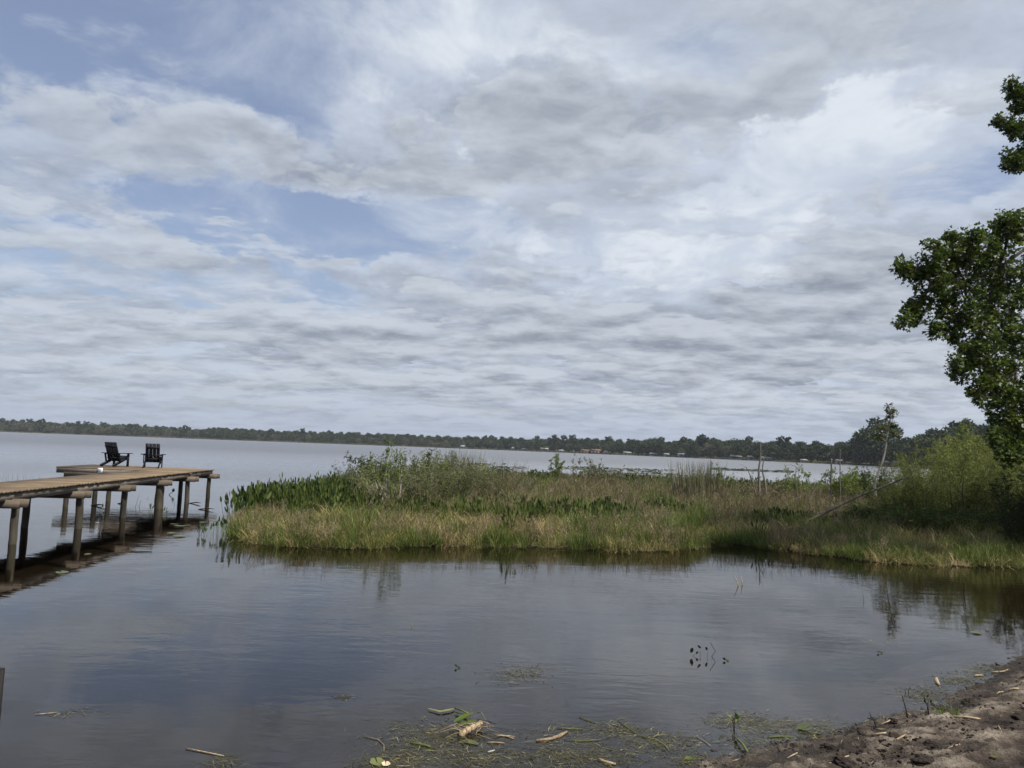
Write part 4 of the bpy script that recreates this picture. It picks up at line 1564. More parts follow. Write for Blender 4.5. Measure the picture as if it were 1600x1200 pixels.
base = on(632, 817, 0.0)
def local(pl_, b): return [tuple(p - b) for p in pl_]
b0 = Vector((at(630, 812, YS).x, YS, 0))
stems = [local(pl(YS, q), b0) for q in (
    [(612, 811), (604, 775), (603, 735), (606, 700)], [(618, 812), (606, 780), (586, 745), (580, 715)], [(622, 811), (617, 780), (614, 750), (611, 720)],
    [(623, 811), (623, 780), (628, 750), (626, 712)], [(625, 812), (626, 770), (624, 735), (625, 705)], [(612, 812), (600, 785), (588, 760), (578, 722)],
    [(608, 810), (607, 760), (609, 715), (610, 690)])]
st, fo = shrub(g, stems, 22, .38, 8, .075, .036, up=.8, t0=.45, r0=.024)
place_shrub('pale_stemmed_shrub', (st, fo), b0, ('palebark', 'lime'), 'shrub with bare whitish stems and yellow green tips at the marsh centre left', 'shrub')
b0 = Vector((at(600, 800, 24).x, 24, 0))
stems = [local(pl(24, q), b0) for q in ([(600, 800), (585, 760), (565, 735), (541, 712)], [(600, 800), (590, 765), (580, 730), (560, 716)], [(604, 800), (600, 750), (595, 712)], [(604, 800), (590, 755), (572, 725), (552, 722)])]
st, fo = shrub(g, stems, 30, .30, 11, .065, .032, up=.4, t0=.4, r0=.018)
place_shrub('leaning_shrub', (st, fo), b0, ('dktwig', 'dkleaf'), 'dark leaved shrub leaning out left over the broad leaved plants', 'shrub')
b0 = Vector((at(665, 800, 27).x, 27, 0))
stems = [local(pl(27, q), b0) for q in ([(665, 800), (663, 750), (668, 720), (676, 703)], [(665, 800), (670, 750), (672, 722), (668, 708)], [(660, 800), (652, 750), (645, 712)])]
st, fo = shrub(g, stems, 26, .26, 10, .065, .032, up=.5, t0=.55, r0=.018)
place_shrub('dark_topped_shrub', (st, fo), b0, ('dktwig', 'dkleaf'), 'dark topped shrub standing left of the tall green reeds', 'shrub')


# reed clumps
def reeds(px, Y, n, H, rad, label, straight=.10, wid=.022):
    q = at(px, 800, Y)
    mb = MB()
    a = g.uniform(0, 2 * PI, n)
    r_ = rad * np.sqrt(g.random(n))
    Pp = np.column_stack([r_ * np.cos(a), r_ * np.sin(a) * .6, np.full(n, 0.0)])
    hh = g.uniform(.55, 1.0, n) * H
    blades(mb, g, Pp, hh, g.uniform(.7, 1.3, n) * wid, g.uniform(0, 6.28, n), np.abs(g.normal(size=n)) * straight, g.random(n) * .35, np.clip(g.normal(size=n) * .25 + .45, 0, 1), 3)
    o = mb.build('reed_clump', M['reed'])
    o.location = (q.x, q.y, .03)
    tag(o, label, 'reeds')
    return o


reeds(722, 34, 330, 2.1, .85, 'tall dense green reeds rising before the lake left of centre', wid=.030)
reeds(700, 34, 170, 1.75, .8, 'shorter reeds between the dark topped shrub and the dense reeds')
reeds(776, 38, 60, 1.9, .55, 'few tall thin reed stems against the open lake', .16)
reeds(800, 40, 40, 1.7, .6, 'sparse thin reeds just left of the lily pads', .2)
reeds(755, 40, 14, 1.5, .5, 'three or four short reed stems behind the dense reeds', .2)
reeds(1010, 36, 60, 1.35, 1.0, 'short thin reeds left of the tall pale reeds', .1)
reeds(1044, 36, 30, 1.7, .3, 'isolated reed stems just left of the tall pale reeds', .06)
reeds(1076, 30, 300, 2.0, .75, 'tall pale reeds left half of the big pale stand', .09, .030)
reeds(1100, 31, 300, 2.05, .7, 'tall pale reeds right half of the big pale stand', .09, .030)
reeds(990, 42, 12, 1.3, .8, 'few very thin reeds in front of the distant lily pads', .12)


# snags and poles
def pole(name, pts, Y, r0, r1, label, twigs=0, cat='dead tree', mt='deadwood', dY=0.0, spikes=0):
    P_ = [at(x, y, Y + dY * i / (len(pts) - 1)) for i, (x, y) in enumerate(pts)]
    b = Vector((P_[0].x, P_[0].y, 0))
    e = empty(name, b)
    L_ = [p - b for p in P_]
    q = L_
    for _ in range(2):
        qq = [q[0]]
        for a_, b_ in zip(q[:-1], q[1:]):
            qq += [a_ * .75 + b_ * .25, a_ * .25 + b_ * .75]
        qq.append(q[-1])
        q = qq
    mb = MB()
    n = len(q)
    mb.tube(q, [r0 + (r1 - r0) * i / (n - 1) for i in range(n)], 8)
    mb.build('trunk', M[mt], e, smooth=True)
    for k in range(twigs):
        u = .25 + .7 * g.random()
        i = int(u * (n - 1))
        d = Vector((g.normal(), g.normal() * .5, abs(g.normal()) * .8 + .2)).normalized()
        ln = g.uniform(.2, .55)
        mb = MB()
        mb.tube([q[i], q[i] + d * ln * .5 + Vector((0, 0, .04)), q[i] + d * ln], [r1 * .8 + .004, r1 * .4 + .003, .002], 4)
        mb.build('branch', M[mt], e)
    tag(e, label, cat)
    return e, q


pole('dead_snag', [(1180, 800), (1187, 770), (1185, 735), (1189, 712), (1188, 690)], 29, .075, .006, 'tallest pointed grey snag standing right of the pale reeds', 3)
pole('dead_snag', [(1197, 790), (1196, 755), (1191, 738), (1193, 716)], 29.5, .065, .006, 'shorter forked snag touching the tall pointed one', 4)
pole('dead_snag', [(1184, 795), (1180, 765), (1172, 742), (1166, 730)], 29.3, .035, .008, 'thin grey branch leaning left beside the pointed snag', 3)
pole('dead_pole', [(1298, 800), (1298, 770), (1299, 740), (1299, 717)], 30, .045, .030, 'pale broken dead pole left of the thinner taller one', 0)
pole('dead_pole', [(1313, 800), (1313, 770), (1312.5, 730), (1313, 702)], 30.5, .026, .014, 'thin tall dead pole right of the pale broken one', 2)
pole('dead_snag', [(1247, 800), (1246, 770), (1243, 745), (1244, 728)], 29, .025, .010, 'thin crooked dead stem between the snag and the poles', 4)
pole('dead_snag', [(1261, 800), (1270, 770), (1284, 748), (1289, 742)], 29, .022, .008, 'thin dead stem leaning right beside the pale pole', 4)
pole('dead_snag', [(1428, 810), (1428, 780), (1426, 745), (1422, 733)], 22, .022, .008, 'thin dark dead stem in the left side of the thicket', 5, mt='dktwig')
pole('dead_snag', [(1505, 810), (1506, 790), (1503, 765), (1506, 745)], 20.6, .025, .008, 'dark bare stem in the middle of the thicket', 5, mt='dktwig')
pole('fallen_log', [(1262, 814), (1298, 797), (1345, 773), (1380, 761), (1420, 744)], 20.4, .044, .018, 'grey dead log leaning up out of the marsh into the thicket', 0, 'log', dY=0.6, mt='log')
# bare leaning sapling with a few leaves at the top
e, q = pole('leaning_sapling', [(1368, 775), (1366, 752), (1382, 715), (1386, 680), (1392, 655), (1388, 632)], 29, .052, .018, 'tall pale bare sapling with a kinked trunk against the sky', 0, 'tree', 'palebark')
b0 = Vector(e.location)
st, fo = shrub(g, [[tuple(q[-1] * (1 - t_) + q[len(q) // 2] * t_) for t_ in (1, .6, .3, 0)]] + [local(pl(29, s_), b0) for s_ in (
    [(1386, 672), (1378, 668), (1369, 672)], [(1388, 660), (1394, 652), (1396, 641)], [(1385, 680), (1394, 676), (1403, 684)], [(1384, 690), (1376, 682), (1366, 684)],
    [(1386, 668), (1392, 664), (1399, 668)])], 22, .30, 9, .10, .05, up=.4, t0=.3, r0=.014)
st.build('branches', M['palebark'], e)
fo.build('foliage', M['olive'], e)

# ------------------------------------------------------------------ the big tree whose crown hangs in from the right
g = np.random.default_rng(31)
TB = Vector((13.9, 17.0, .3))
tree = empty('shade_tree', TB)
tag(tree, 'big leafy tree whose dark green crown hangs into the right side', 'tree')


def lobed(mb, P, D, L, tint):
    """three-lobed leaf out of three rhombi"""
    n = len(P)
    D = norm(D)
    rv = g.normal(size=(n, 3)) + np.array([0, 0, 1.6])
    U_ = norm(np.cross(D, rv))
    for an, f in ((0, 1.0), (0.95, .8), (-0.95, .8)):
        d = D * math.cos(an) + U_ * math.sin(an)
        u = -D * math.sin(an) + U_ * math.cos(an)
        l = (L * f)[:, None]
        mid = P + d * l * .55
        v = np.stack([P, mid + u * l * .27, P + d * l, mid - u * l * .27], 1).reshape(-1, 3)
        mb.add(v, np.arange(n * 4).reshape(n, 4), tint=np.repeat(tint, 4))


# crown masses: (px, py, depth, radius px)
masses = [(1408, 418, 15.6, 15), (1432, 424, 15.6, 26), (1462, 400, 15.5, 26), (1455, 440, 15.6, 30), (1487, 372, 15.6, 14), (1492, 400, 15.8, 34), (1524, 372, 15.6, 16), (1530, 398, 16.0, 36),
          (1578, 345, 16.0, 24), (1560, 372, 16.2, 34), (1597, 355, 16.2, 24), (1560, 420, 16.4, 46), (1505, 440, 16.0, 40), (1422, 482, 15.6, 13), (1438, 478, 15.8, 16), (1468, 470, 16.0, 24), (1412, 503, 15.4, 12), (1432, 497, 15.6, 12),
          (1505, 490, 16.0, 32), (1466, 512, 15.8, 17), (1490, 515, 16.0, 20), (1545, 480, 16.4, 40), (1590, 460, 16.6, 48), (1530, 522, 16.0, 34), (1575, 525, 16.4, 44), (1515, 548, 15.8, 24), (1490, 568, 15.6, 13), (1507, 578, 15.8, 22), (1540, 565, 16.0, 34),
          (1585, 580, 16.4, 42), (1535, 600, 15.8, 24), (1560, 610, 16.0, 30), (1528, 622, 15.6, 11), (1560, 640, 16.0, 20), (1590, 630, 16.2, 34), (1572, 662, 16.0, 22), (1600, 665, 16.2, 30), (1562, 690, 15.8, 18), (1590, 700, 16.0, 30), (1575, 715, 15.8, 16),
          (1578, 132, 16.2, 9), (1582, 148, 16.2, 10), (1597, 140, 16.0, 14), (1600, 165, 16.2, 16), (1590, 172, 16.2, 8), (1562, 187, 16.0, 8), (1573, 196, 16.0, 10), (1588, 200, 16.2, 14), (1602, 205, 16.2, 16), (1582, 207, 16.0, 9),
          (1575, 243, 16.0, 7), (1588, 252, 16.0, 10), (1600, 240, 16.2, 12), (1600, 258, 16.2, 10), (1572, 258, 16.0, 5), (1585, 262, 16.0, 7),
          # the part of the crown outside the frame
          (1650, 160, 16.6, 60), (1640, 240, 16.6, 45), (1660, 370, 17.0, 80), (1660, 470, 17.0, 90), (1650, 570, 17.0, 80), (1650, 660, 16.8, 70), (1740, 120, 17.5, 90), (1760, 280, 17.5, 120), (1770, 430, 18.0, 130),
          (1760, 570, 18, 110), (1850, 200, 17.5, 110), (1880, 380, 17.5, 130), (1870, 540, 17.5, 110), (1700, 40, 17.0, 60), (1800, 20, 17.5, 90), (1650, 720, 16.5, 50), (1720, 690, 16.5, 60), (1960, 450, 17, 80)]
cr, lm_ = MB(), MB()
trunk_top = Vector((0.2, 0.3, 11.5))
tp = [Vector((0, 0, -.6)), Vector((.05, 0, 2.0)), Vector((-.05, .1, 4.5)), Vector((.1, .2, 7.5)), trunk_top]
mb = MB()
mb.tube(tp, [.34, .27, .21, .14, .04], 12)
mb.build('trunk', M['bark'], tree, smooth=True)


def tpoint(z):
    for a, b in zip(tp[:-1], tp[1:]):
        if a.z <= z <= b.z:
            return a + (b - a) * ((z - a.z) / (b.z - a.z))
    return tp[-1] if z > tp[-1].z else tp[1]


hub = []
for (px, py, Y, rp) in masses:
    c_ = at(px, py, Y) - TB
    rr_ = rp / F * Y
    st_ = tpoint(max(1.8, c_.z - (Vector((c_.x, c_.y)).length) * .45))
    # borrow the nearest earlier, larger mass closer to the trunk so that limbs branch
    hub.append((c_, rr_, st_))
for i, (c_, rr_, st_) in enumerate(hub):
    best, bs = st_, (c_ - st_).length
    for j, (c2, r2, _) in enumerate(hub):
        if j != i and r2 > rr_ * 1.15 and Vector((c2.x, c2.y)).length < Vector((c_.x, c_.y)).length and (c2 - c_).length < bs * .8:
            best, bs = c2, (c2 - c_).length
    mid = best * .5 + c_ * .5 + Vector(g.normal(size=3)) * .05 * bs + Vector((0, 0, .05 * bs))
    r1 = .012 + rr_ * .035
    lm_.tube([best, mid, c_], [r1 * 1.6, r1 * 1.2, r1 * .6], 6)
    # sub-clusters
    inframe = masses[i][0] < 1640
    ns = int(4 + 62 * rr_ * rr_ * (3.0 if inframe else 1.0) / (.35 + rr_))
    for k in range(ns):
        d = norm(g.normal(size=3))
        rad_ = g.random() ** .45
        sc_ = np.array(c_) + d * rad_ * rr_ * np.array([1.0, 1.0, .92])
        if k % 3 == 0:
            m2 = (np.array(c_) + sc_) / 2 + g.normal(size=3) * .04
            lm_.tube([np.array(c_), m2, sc_], [.010, .006, .003], 3, cap=False)
        cl = .085 + .055 * g.random()
        nl = int(g.uniform(12, 22)) if inframe else 9
        dd = norm(g.normal(size=(nl, 3)))
        Pp = sc_ + dd * cl * (g.random(nl) ** .4)[:, None]
        Ls = (.038 + .062 * g.random(nl) ** 1.5) * (1 if inframe else 1.7)
        lobed(cr, Pp, dd + g.normal(size=(nl, 3)) * .5 + np.array([0, 0, -.25]), Ls, np.clip(.5 + .18 * g.normal(size=nl) + .2 * g.normal(), 0, 1))
lm_.build('limbs', M['bark'], tree, smooth=True)
cr.build('crown', M['maple'], tree)
print('tree leaves quads', sum(len(q) for q in cr.q))

# pale green tree behind, between the thicket and the crown
for i, (px, Y, H, sp, lab) in enumerate(((1532, 60, 5.4, 2.2, 'pale yellow green tree rising behind the thicket left of the hanging crown'),
                                         (1500, 50, 3.9, 1.7, 'smaller pale green tree behind the thicket, left of the taller pale one'),
                                         (1590, 58, 5.8, 2.2, 'pale yellow green tree half hidden behind the hanging crown'))):
    st, fo = shrub(g, rstems(g, 13, H, sp, .4), 46, .85, 22, .15, .06, up=.5, t0=.25, r0=.05, tr=.006)
    q = at(px, 800, Y)
    place_shrub('pale_green_tree', (st, fo), (q.x, q.y, .1), ('bark', 'lime' if i != 1 else 'willow'), lab, 'tree', rz=i)

# ------------------------------------------------------------------ lily pads
def pad(mb, x, y, r_, z=.006, tilt=.0, tint=.5, cup=.0):
    n = 12
    a0 = g.uniform(0, 6.28)
    ang_ = a0 + np.linspace(.18, 2 * PI - .18, n)
    rr_ = r_ * (1 + .05 * g.normal(size=n))
    v = [(x, y, z)] + [(x + rr_[i] * math.cos(ang_[i]), y + rr_[i] * math.sin(ang_[i]), z + tilt * r_ * math.cos(ang_[i] - a0) * .5 + abs(tilt) * .5 * r_ + cup * g.random()) for i in range(n)]
    mb.add(v, None, [(0, i, i + 1) for i in range(1, n)], tint=tint)


mb = MB()
for i in range(2400):
    u = g.random()
    px = 738 + 330 * u + g.normal() * 6
    Y = g.uniform(56, 100)
    q = at(px, 700, Y)
    if noise.noise(Vector((q.x * .12, q.y * .06, 1))) < -.12:
        continue
    pad(mb, q.x, q.y, g.uniform(.12, .26), .01, g.uniform(0, .9) ** 2, g.random(), .02)
for i in range(700):
    px = 1110 + 130 * g.random()
    q = at(px, 700, g.uniform(110, 128))
    pad(mb, q.x, q.y, g.uniform(.15, .3), .01, g.uniform(0, .8) ** 2, g.random() * .6, .02)
o = mb.build('distant_lily_pads', M['padfar'])
tag(o, 'bands of small floating leaves on the open water behind the marsh', kind='stuff')

for i, (px, py, r_, tn, lab) in enumerate(((97, 894.5, .15, .85, 'single round yellow green lily pad under the near end of the dock'),
                                           (137, 866, .09, .9, 'tiny pale lily pad close behind the single round one'),
                                           (272, 819, .16, .5, 'lily pad lying nearest behind the thick dock piling'),
                                           (280, 822, .2, .6, 'wide lily pad in front of the second last dock piling'),
                                           (292, 821, .16, .4, 'dull lily pad at the foot of the second last dock piling'),
                                           (268, 833, .15, .7, 'pale lily pad floating nearest to the shore beside the dock'),
                                           (280, 838, .22, .9, 'yellow green lily pad left of the trailing water plants'),
                                           (318, 816, .16, .4, 'dull lily pad at the foot of the last dock piling'),
                                           (1525, 989, .10, .8, 'yellow green pad floating below the hanging tree reflection'))):
    q = on(px, py, .006)
    mb = MB()
    pad(mb, 0, 0, r_ * .62, 0, .1, tn * .8, .006)
    o = mb.build('lily_pad', M['pad'])
    o.location = q
    tag(o, lab, 'lily pad', 'lily pads near the dock' if px < 400 else None)
# leafy trailing plants left of the tip
for i, (px, py, s, lab) in enumerate(((313, 836, .45, 'low leafy water plant, outermost of the four left of the marsh tip'), (325, 837, .5, 'low leafy water plant second from the dock side'),
                                      (338, 836, .55, 'low leafy water plant third from the dock side'), (347, 833, .7, 'low leafy water plant touching the marsh tip'))):
    q = on(px, py, 0)
    o = pick_clump(9, .15, .45, .2).build('trailing_water_plant', M['lime' if i == 1 else 'pickerel'])
    o.location = q
    o.scale = (s, s, s)
    tag(o, lab, 'water plant')
for i, (px, py, s, lab) in enumerate(((236, 798, .5, 'small floating leafy plant left of the thick dock piling'), (257, 804, .5, 'small floating leafy plant right of the thick dock piling'),
                                      (152, 798, .45, 'small dark plant tuft under the dock, left one of a pair'), (160, 798, .45, 'small dark plant tuft under the dock, right one of a pair'))):
    q = on(px, py, 0)
    o = pick_clump(6, .08, .3, .2).build('floating_plant', M['pickerel'])
    o.location = q
    o.scale = (s, s, s)
    tag(o, lab, 'water plant')

# bent stalk with a bud beyond the dock
b0 = on(264.5, 773, 0)
e = empty('bud_stalk', b0)
tag(e, 'bent dark stalk with a single pointed bud beyond the dock', 'water plant')
mb = MB()
k_ = at(270, 768.5, b0.y) - b0
mb.tube([(0, 0, -.1), (0, 0, .02), tuple(k_), tuple(at(268, 771, b0.y) - b0)][:3], [.012, .012, .010], 5)
mb.build('stem', M['dkleaf'], e)
mb = MB()
t_ = at(272, 763, b0.y) - b0
mb.tube([tuple(k_), tuple(k_ * .6 + t_ * .4), tuple(t_)], [.02, .06, .01], 6)
mb.build('bud', M['dkleaf'], e)

# thin branches lying in the water behind the dock
for (x0, x1, y_, lab) in ((296, 314, 786.5, 'thin dark branch floating behind the last two pilings'), (142, 162, 790, 'thin pale branch floating under the platform'),
                          (184, 194, 787, 'short floating twig behind the walkway'), (310, 335, 796, 'thin twig floating beside the last piling')):
    a, b = on(x0, y_, .0), on(x1, y_ - .6, .05)
    mb = MB()
    mb.tube([(0, 0, 0), tuple((b - a) * .5 + Vector((0, .1, .02))), tuple(b - a)], [.015, .02, .006], 5)
    o = mb.build('floating_branch', M['dktwig'])
    o.location = a
    tag(o, lab, 'branch')

# sparse stems in the open water
mb = MB()
for (xa, xb, ya, yb, n) in ((0, 62, 748, 752, 18), (120, 340, 772, 800, 10), (1120, 1350, 880, 930, 0), (420, 900, 985, 1000, 1), (1040, 1130, 862, 885, 6), (1330, 1410, 870, 990, 6)):
    for i in range(n):
        q = on(g.uniform(xa, xb), g.uniform(ya, yb), -.05)
        blades(mb, g, np.array([[q.x, q.y, q.z]]), np.array([g.uniform(.15, .55) * (1 if ya < 850 else .5)]), np.array([.010]), g.uniform(0, 6, 1), np.array([.2]), g.random(1) * 1.6, np.array([.2 + .4 * g.random()]), 3)
o = mb.build('emergent_stems', M['reed'])
tag(o, 'thin scattered stems poking out of the open water', kind='stuff')

# pair of pale dead reeds and the bent leafy stem in the near water
for (x0, y0, x1, y1, lab) in ((1154, 916, 1148, 900, 'pale dead reed leaning left out of the water, left of a pair'), (1160, 914, 1158, 900, 'pale dead reed standing right of its twin in the water')):
    a = on(x0, y0, 0)
    b = at(x1, y1, a.y)
    mb = MB()
    mb.tube([(0, 0, -.2), (0, 0, 0), tuple(b - a)], [.010, .010, .006], 5)
    o = mb.build('dead_reed', M['straw'])
    o.location = a
    tag(o, lab, 'reed', 'pair of dead reeds')
a = on(1113, 1026, 0)
e = empty('arrowhead_sprig', a)
tag(e, 'sprig of dark oval leaves and a kinked stalk in open water', 'water plant')
P_ = lambda x, y: tuple(at(x, y, a.y) - a)
for pts, r_ in (([(1112, 1026), (1118, 1018), (1110, 1004)], .0035), ([(1094, 1024), (1095, 1017)], .002), ([(1105, 1025), (1106, 1018)], .002), ([(1082, 1025), (1087, 1022), (1094, 1019)], .002)):
    mb = MB()
    q = [P_(*p) for p in pts]
    q = [(q[0][0], q[0][1], -.1)] + q
    mb.tube(q, r_, 5)
    mb.build('stalk', M['dktwig'], e)
for (x, y, l, tn) in ((1080, 1020, .085, .2), (1095, 1013, .07, .3), (1105, 1016, .06, .2), (1111, 1032, .05, .1), (1088, 1022, .05, .5)):
    mb = MB()
    q = np.array(P_(x, y))
    d_ = np.array([g.normal() * .4, -.3, .8])
    d_ /= np.linalg.norm(d_)
    u_ = np.array([1, 0, 0]) - d_ * d_[0]
    l *= .75
    an_ = np.linspace(0, 2 * PI, 11)[:-1]
    mb.add([q + d_ * l * .5] + [q + d_ * l * (.5 - .5 * math.cos(a2)) + u_ * l * .3 * math.sin(a2) for a2 in an_], None, [(0, i_ + 1, (i_ + 1) % 10 + 1) for i_ in range(10)], tint=tn)
    mb.build('leaf', M['dkleaf'], e)
for (x, y, lab) in ((1134, 1032, 'dark speck of leaf floating right of the kinked stalk'), (714, 1043, 'dark floating bud near the middle weed mat'), (1375, 1020, 'dark leaf scrap floating before the right bank')):
    mb = MB()
    q = on(x, y, .008)
    leaves(mb, g, [(0, 0, 0), (0, 0, .003), (0, 0, .006)], [(1, .1, .1), (.5, .9, .2), (-.6, .5, .3)], .04, .03, .1)
    o = mb.build('floating_leaf', M['dkleaf'])
    o.location = q
    tag(o, lab, 'leaf')

# ------------------------------------------------------------------ floating weed mats
mb = MB()
patches = [(680, 1150, 85, 28, 900), (620, 1185, 50, 20, 420), (735, 1185, 90, 20, 500), (812, 1050, 48, 12, 300), (790, 1062, 30, 8, 60), (900, 1180, 110, 22, 900), (960, 1140, 60, 12, 330), (1030, 1160, 70, 20, 420),
           (1150, 1125, 60, 14, 420), (1240, 1135, 90, 14, 520), (1290, 1148, 60, 8, 180), (1450, 1085, 48, 16, 420), (1500, 1062, 40, 12, 420), (1530, 1045, 30, 10, 260), (1075, 1190, 40, 14, 260), (536, 1088, 14, 4, 60), (105, 1112, 45, 7, 60), (345, 1190, 30, 12, 90),
           (870, 1150, 80, 25, 160), (1390, 998, 24, 5, 40), (1560, 1000, 25, 10, 120), (1180, 1160, 80, 18, 260), (580, 1192, 40, 10, 120)]
for (cx, cy, rx, ry, n) in patches:
    n = int(n * 2.2)
    gx, gy = g.normal(size=n) * .5, g.normal(size=n) * .5
    PP, DD = [], []
    ax0 = g.uniform(-.5, .5)
    for i in range(n):
        q = on(cx + gx[i] * rx, cy + gy[i] * ry, .002 + .006 * g.random())
        PP.append(tuple(q))
        a_ = ax0 + g.normal() * .9
        DD.append((math.cos(a_), math.sin(a_), g.normal() * .03))
    PP, DD = np.array(PP), norm(np.array(DD))
    # flat strips
    Lh = (.01 + .14 * g.random(n) ** 2.5)[:, None]
    Wh = (.0006 + .004 * g.random(n) ** 3)[:, None]
    sd2 = np.stack([-DD[:, 1], DD[:, 0], g.normal(size=n) * .15], 1)
    mid = PP + DD * Lh * .5 + sd2 * Lh * g.normal(size=(n, 1)) * .15
    v = np.stack([PP, mid + sd2 * Wh, PP + DD * Lh, mid - sd2 * Wh], 1).reshape(-1, 3)
    v[:, 2] = np.maximum(v[:, 2], .0012)
    mb.add(v, np.arange(4 * n).reshape(n, 4), tint=np.repeat(np.clip(.08 + g.random(n) ** 2.2 * .85, 0, 1), 4))
o = mb.build('floating_weed', M['weed'])
tag(o, 'mats of brown and olive weed scraps floating near the bank', kind='stuff')

# submerged weed below the surface close to the bank
mb = MB()
n = 5000
PP = []
for i in range(n):
    q = on(g.uniform(540, 1330), 1120 + 80 * g.random() ** .7, 0)
    PP.append((q.x, q.y, -g.uniform(.03, .16)))
PP = np.array(PP)
blades(mb, g, PP, g.uniform(.05, .2, n), np.full(n, .005), g.uniform(0, 6.28, n), g.uniform(.8, 1.5, n), g.random(n), g.random(n) * .5, 2)
mb.v[-1][:, 2] = np.minimum(mb.v[-1][:, 2], -.012)
o = mb.build('submerged_weed', M['weed'])
tag(o, 'thin brown weed growing just under the shallow water', kind='stuff')

# uprooted rhizome with leaves
b0 = on(738, 1140, 0)
e = empty('uprooted_rhizome', b0)
tag(e, 'knobbly pale root stock with torn green leaf stubs floating near the bank', 'root')
at0 = lambda x, y, dz=.0: tuple(on(x, y, dz) - b0)
mb = MB()
a_, b_ = Vector(at0(718, 1150, .01)), Vector(at0(752, 1132, .035))
pts, rs = [], []
for i in range(14):
    u = i / 13
    pts.append(a_ + (b_ - a_) * u + Vector((g.normal() * .003, g.normal() * .004, .012 * math.sin(u * 3))))
    rs.append((.015 + .008 * math.sin(u * PI) + .006 * (i % 2)) * g.uniform(.75, 1.25))
rs[0] = .012
mb.tube(pts, rs, 9)
mb.build('rhizome', M['root'], e)
for k in range(26):
    mb = MB()
    u = g.random()
    p = a_ + (b_ - a_) * u
    an = g.uniform(0, 6.28)
    l = g.uniform(.05, .20) if k > 6 else g.uniform(.15, .32)
    d = Vector((math.cos(an), math.sin(an), 0))
    if k <= 6:
        d = Vector((-abs(d.x) - .3, d.y * .6, 0)).normalized()
    mb.tube([p, p + d * l * .4 + Vector((0, 0, .05 * g.random())), p + d * l * .8 + Vector((g.normal() * .03, g.normal() * .03, 0)), p + d * l + Vector((g.normal() * .03, g.normal() * .03, -.02))], [.0025, .002, .0015, .001], 4)
    mb.build('root', M['straw'], e)
for (pts, r_, mt) in (([(733, 1116, .03), (722, 1110, .03), (710, 1106, .03)], .007, 'shoot'), ([(735, 1118, .02), (724, 1115, .02), (712, 1113, .02)], .005, 'shoot'),
                      ([(745, 1113, .03), (752, 1113, .03), (759, 1125, .01)], .004, 'shoot')):
    mb = MB()
    mb.tube([at0(*p) for p in pts], [r_, r_, r_ * .8], 7)
    mb.build('leaf_stalk', M[mt], e)


def flat_leaf(pts_c, wid, z0, mtl, name, parent, tn=.5, curl=.0):
    """elongated leaf through points, slightly folded"""
    mb = MB()
    c_ = [Vector(at0(x, y, z0)) for x, y in pts_c]
    n = len(c_)
    V, Q = [], []
    for i, p in enumerate(c_):
        d = (c_[min(i + 1, n - 1)] - c_[max(i - 1, 0)]).normalized()
        s_ = Vector((-d.y, d.x, 0))
        f = math.sin(PI * (i + .25) / (n - .5)) ** .7
        V += [p + s_ * wid * f + Vector((0, 0, curl * f)), p - Vector((0, 0, .002)), p - s_ * wid * f + Vector((0, 0, curl * f))]
    for i in range(n - 1):
        Q += [(3 * i, 3 * i + 1, 3 * i + 4, 3 * i + 3), (3 * i + 1, 3 * i + 2, 3 * i + 5, 3 * i + 4)]
    mb.add(V, Q, tint=tn)
    return mb.build(name, M[mtl], parent)


flat_leaf([(740, 1114), (733, 1119), (725, 1123), (716, 1127), (710, 1129)], .028, .04, 'lime', 'leaf', e, .2, .02)
flat_leaf([(745, 1126), (735, 1130), (722, 1132), (714, 1130)], .04, .022, 'dkleaf', 'leaf', e, .9, .01)
flat_leaf([(711, 1107), (700, 1110), (688, 1112), (669, 1107)], .022, .012, 'weed', 'leaf', e, .9, .004)
flat_leaf([(718, 1160), (728, 1158), (738, 1160), (747, 1163)], .035, .006, 'pad', 'leaf', e, .6, .003)

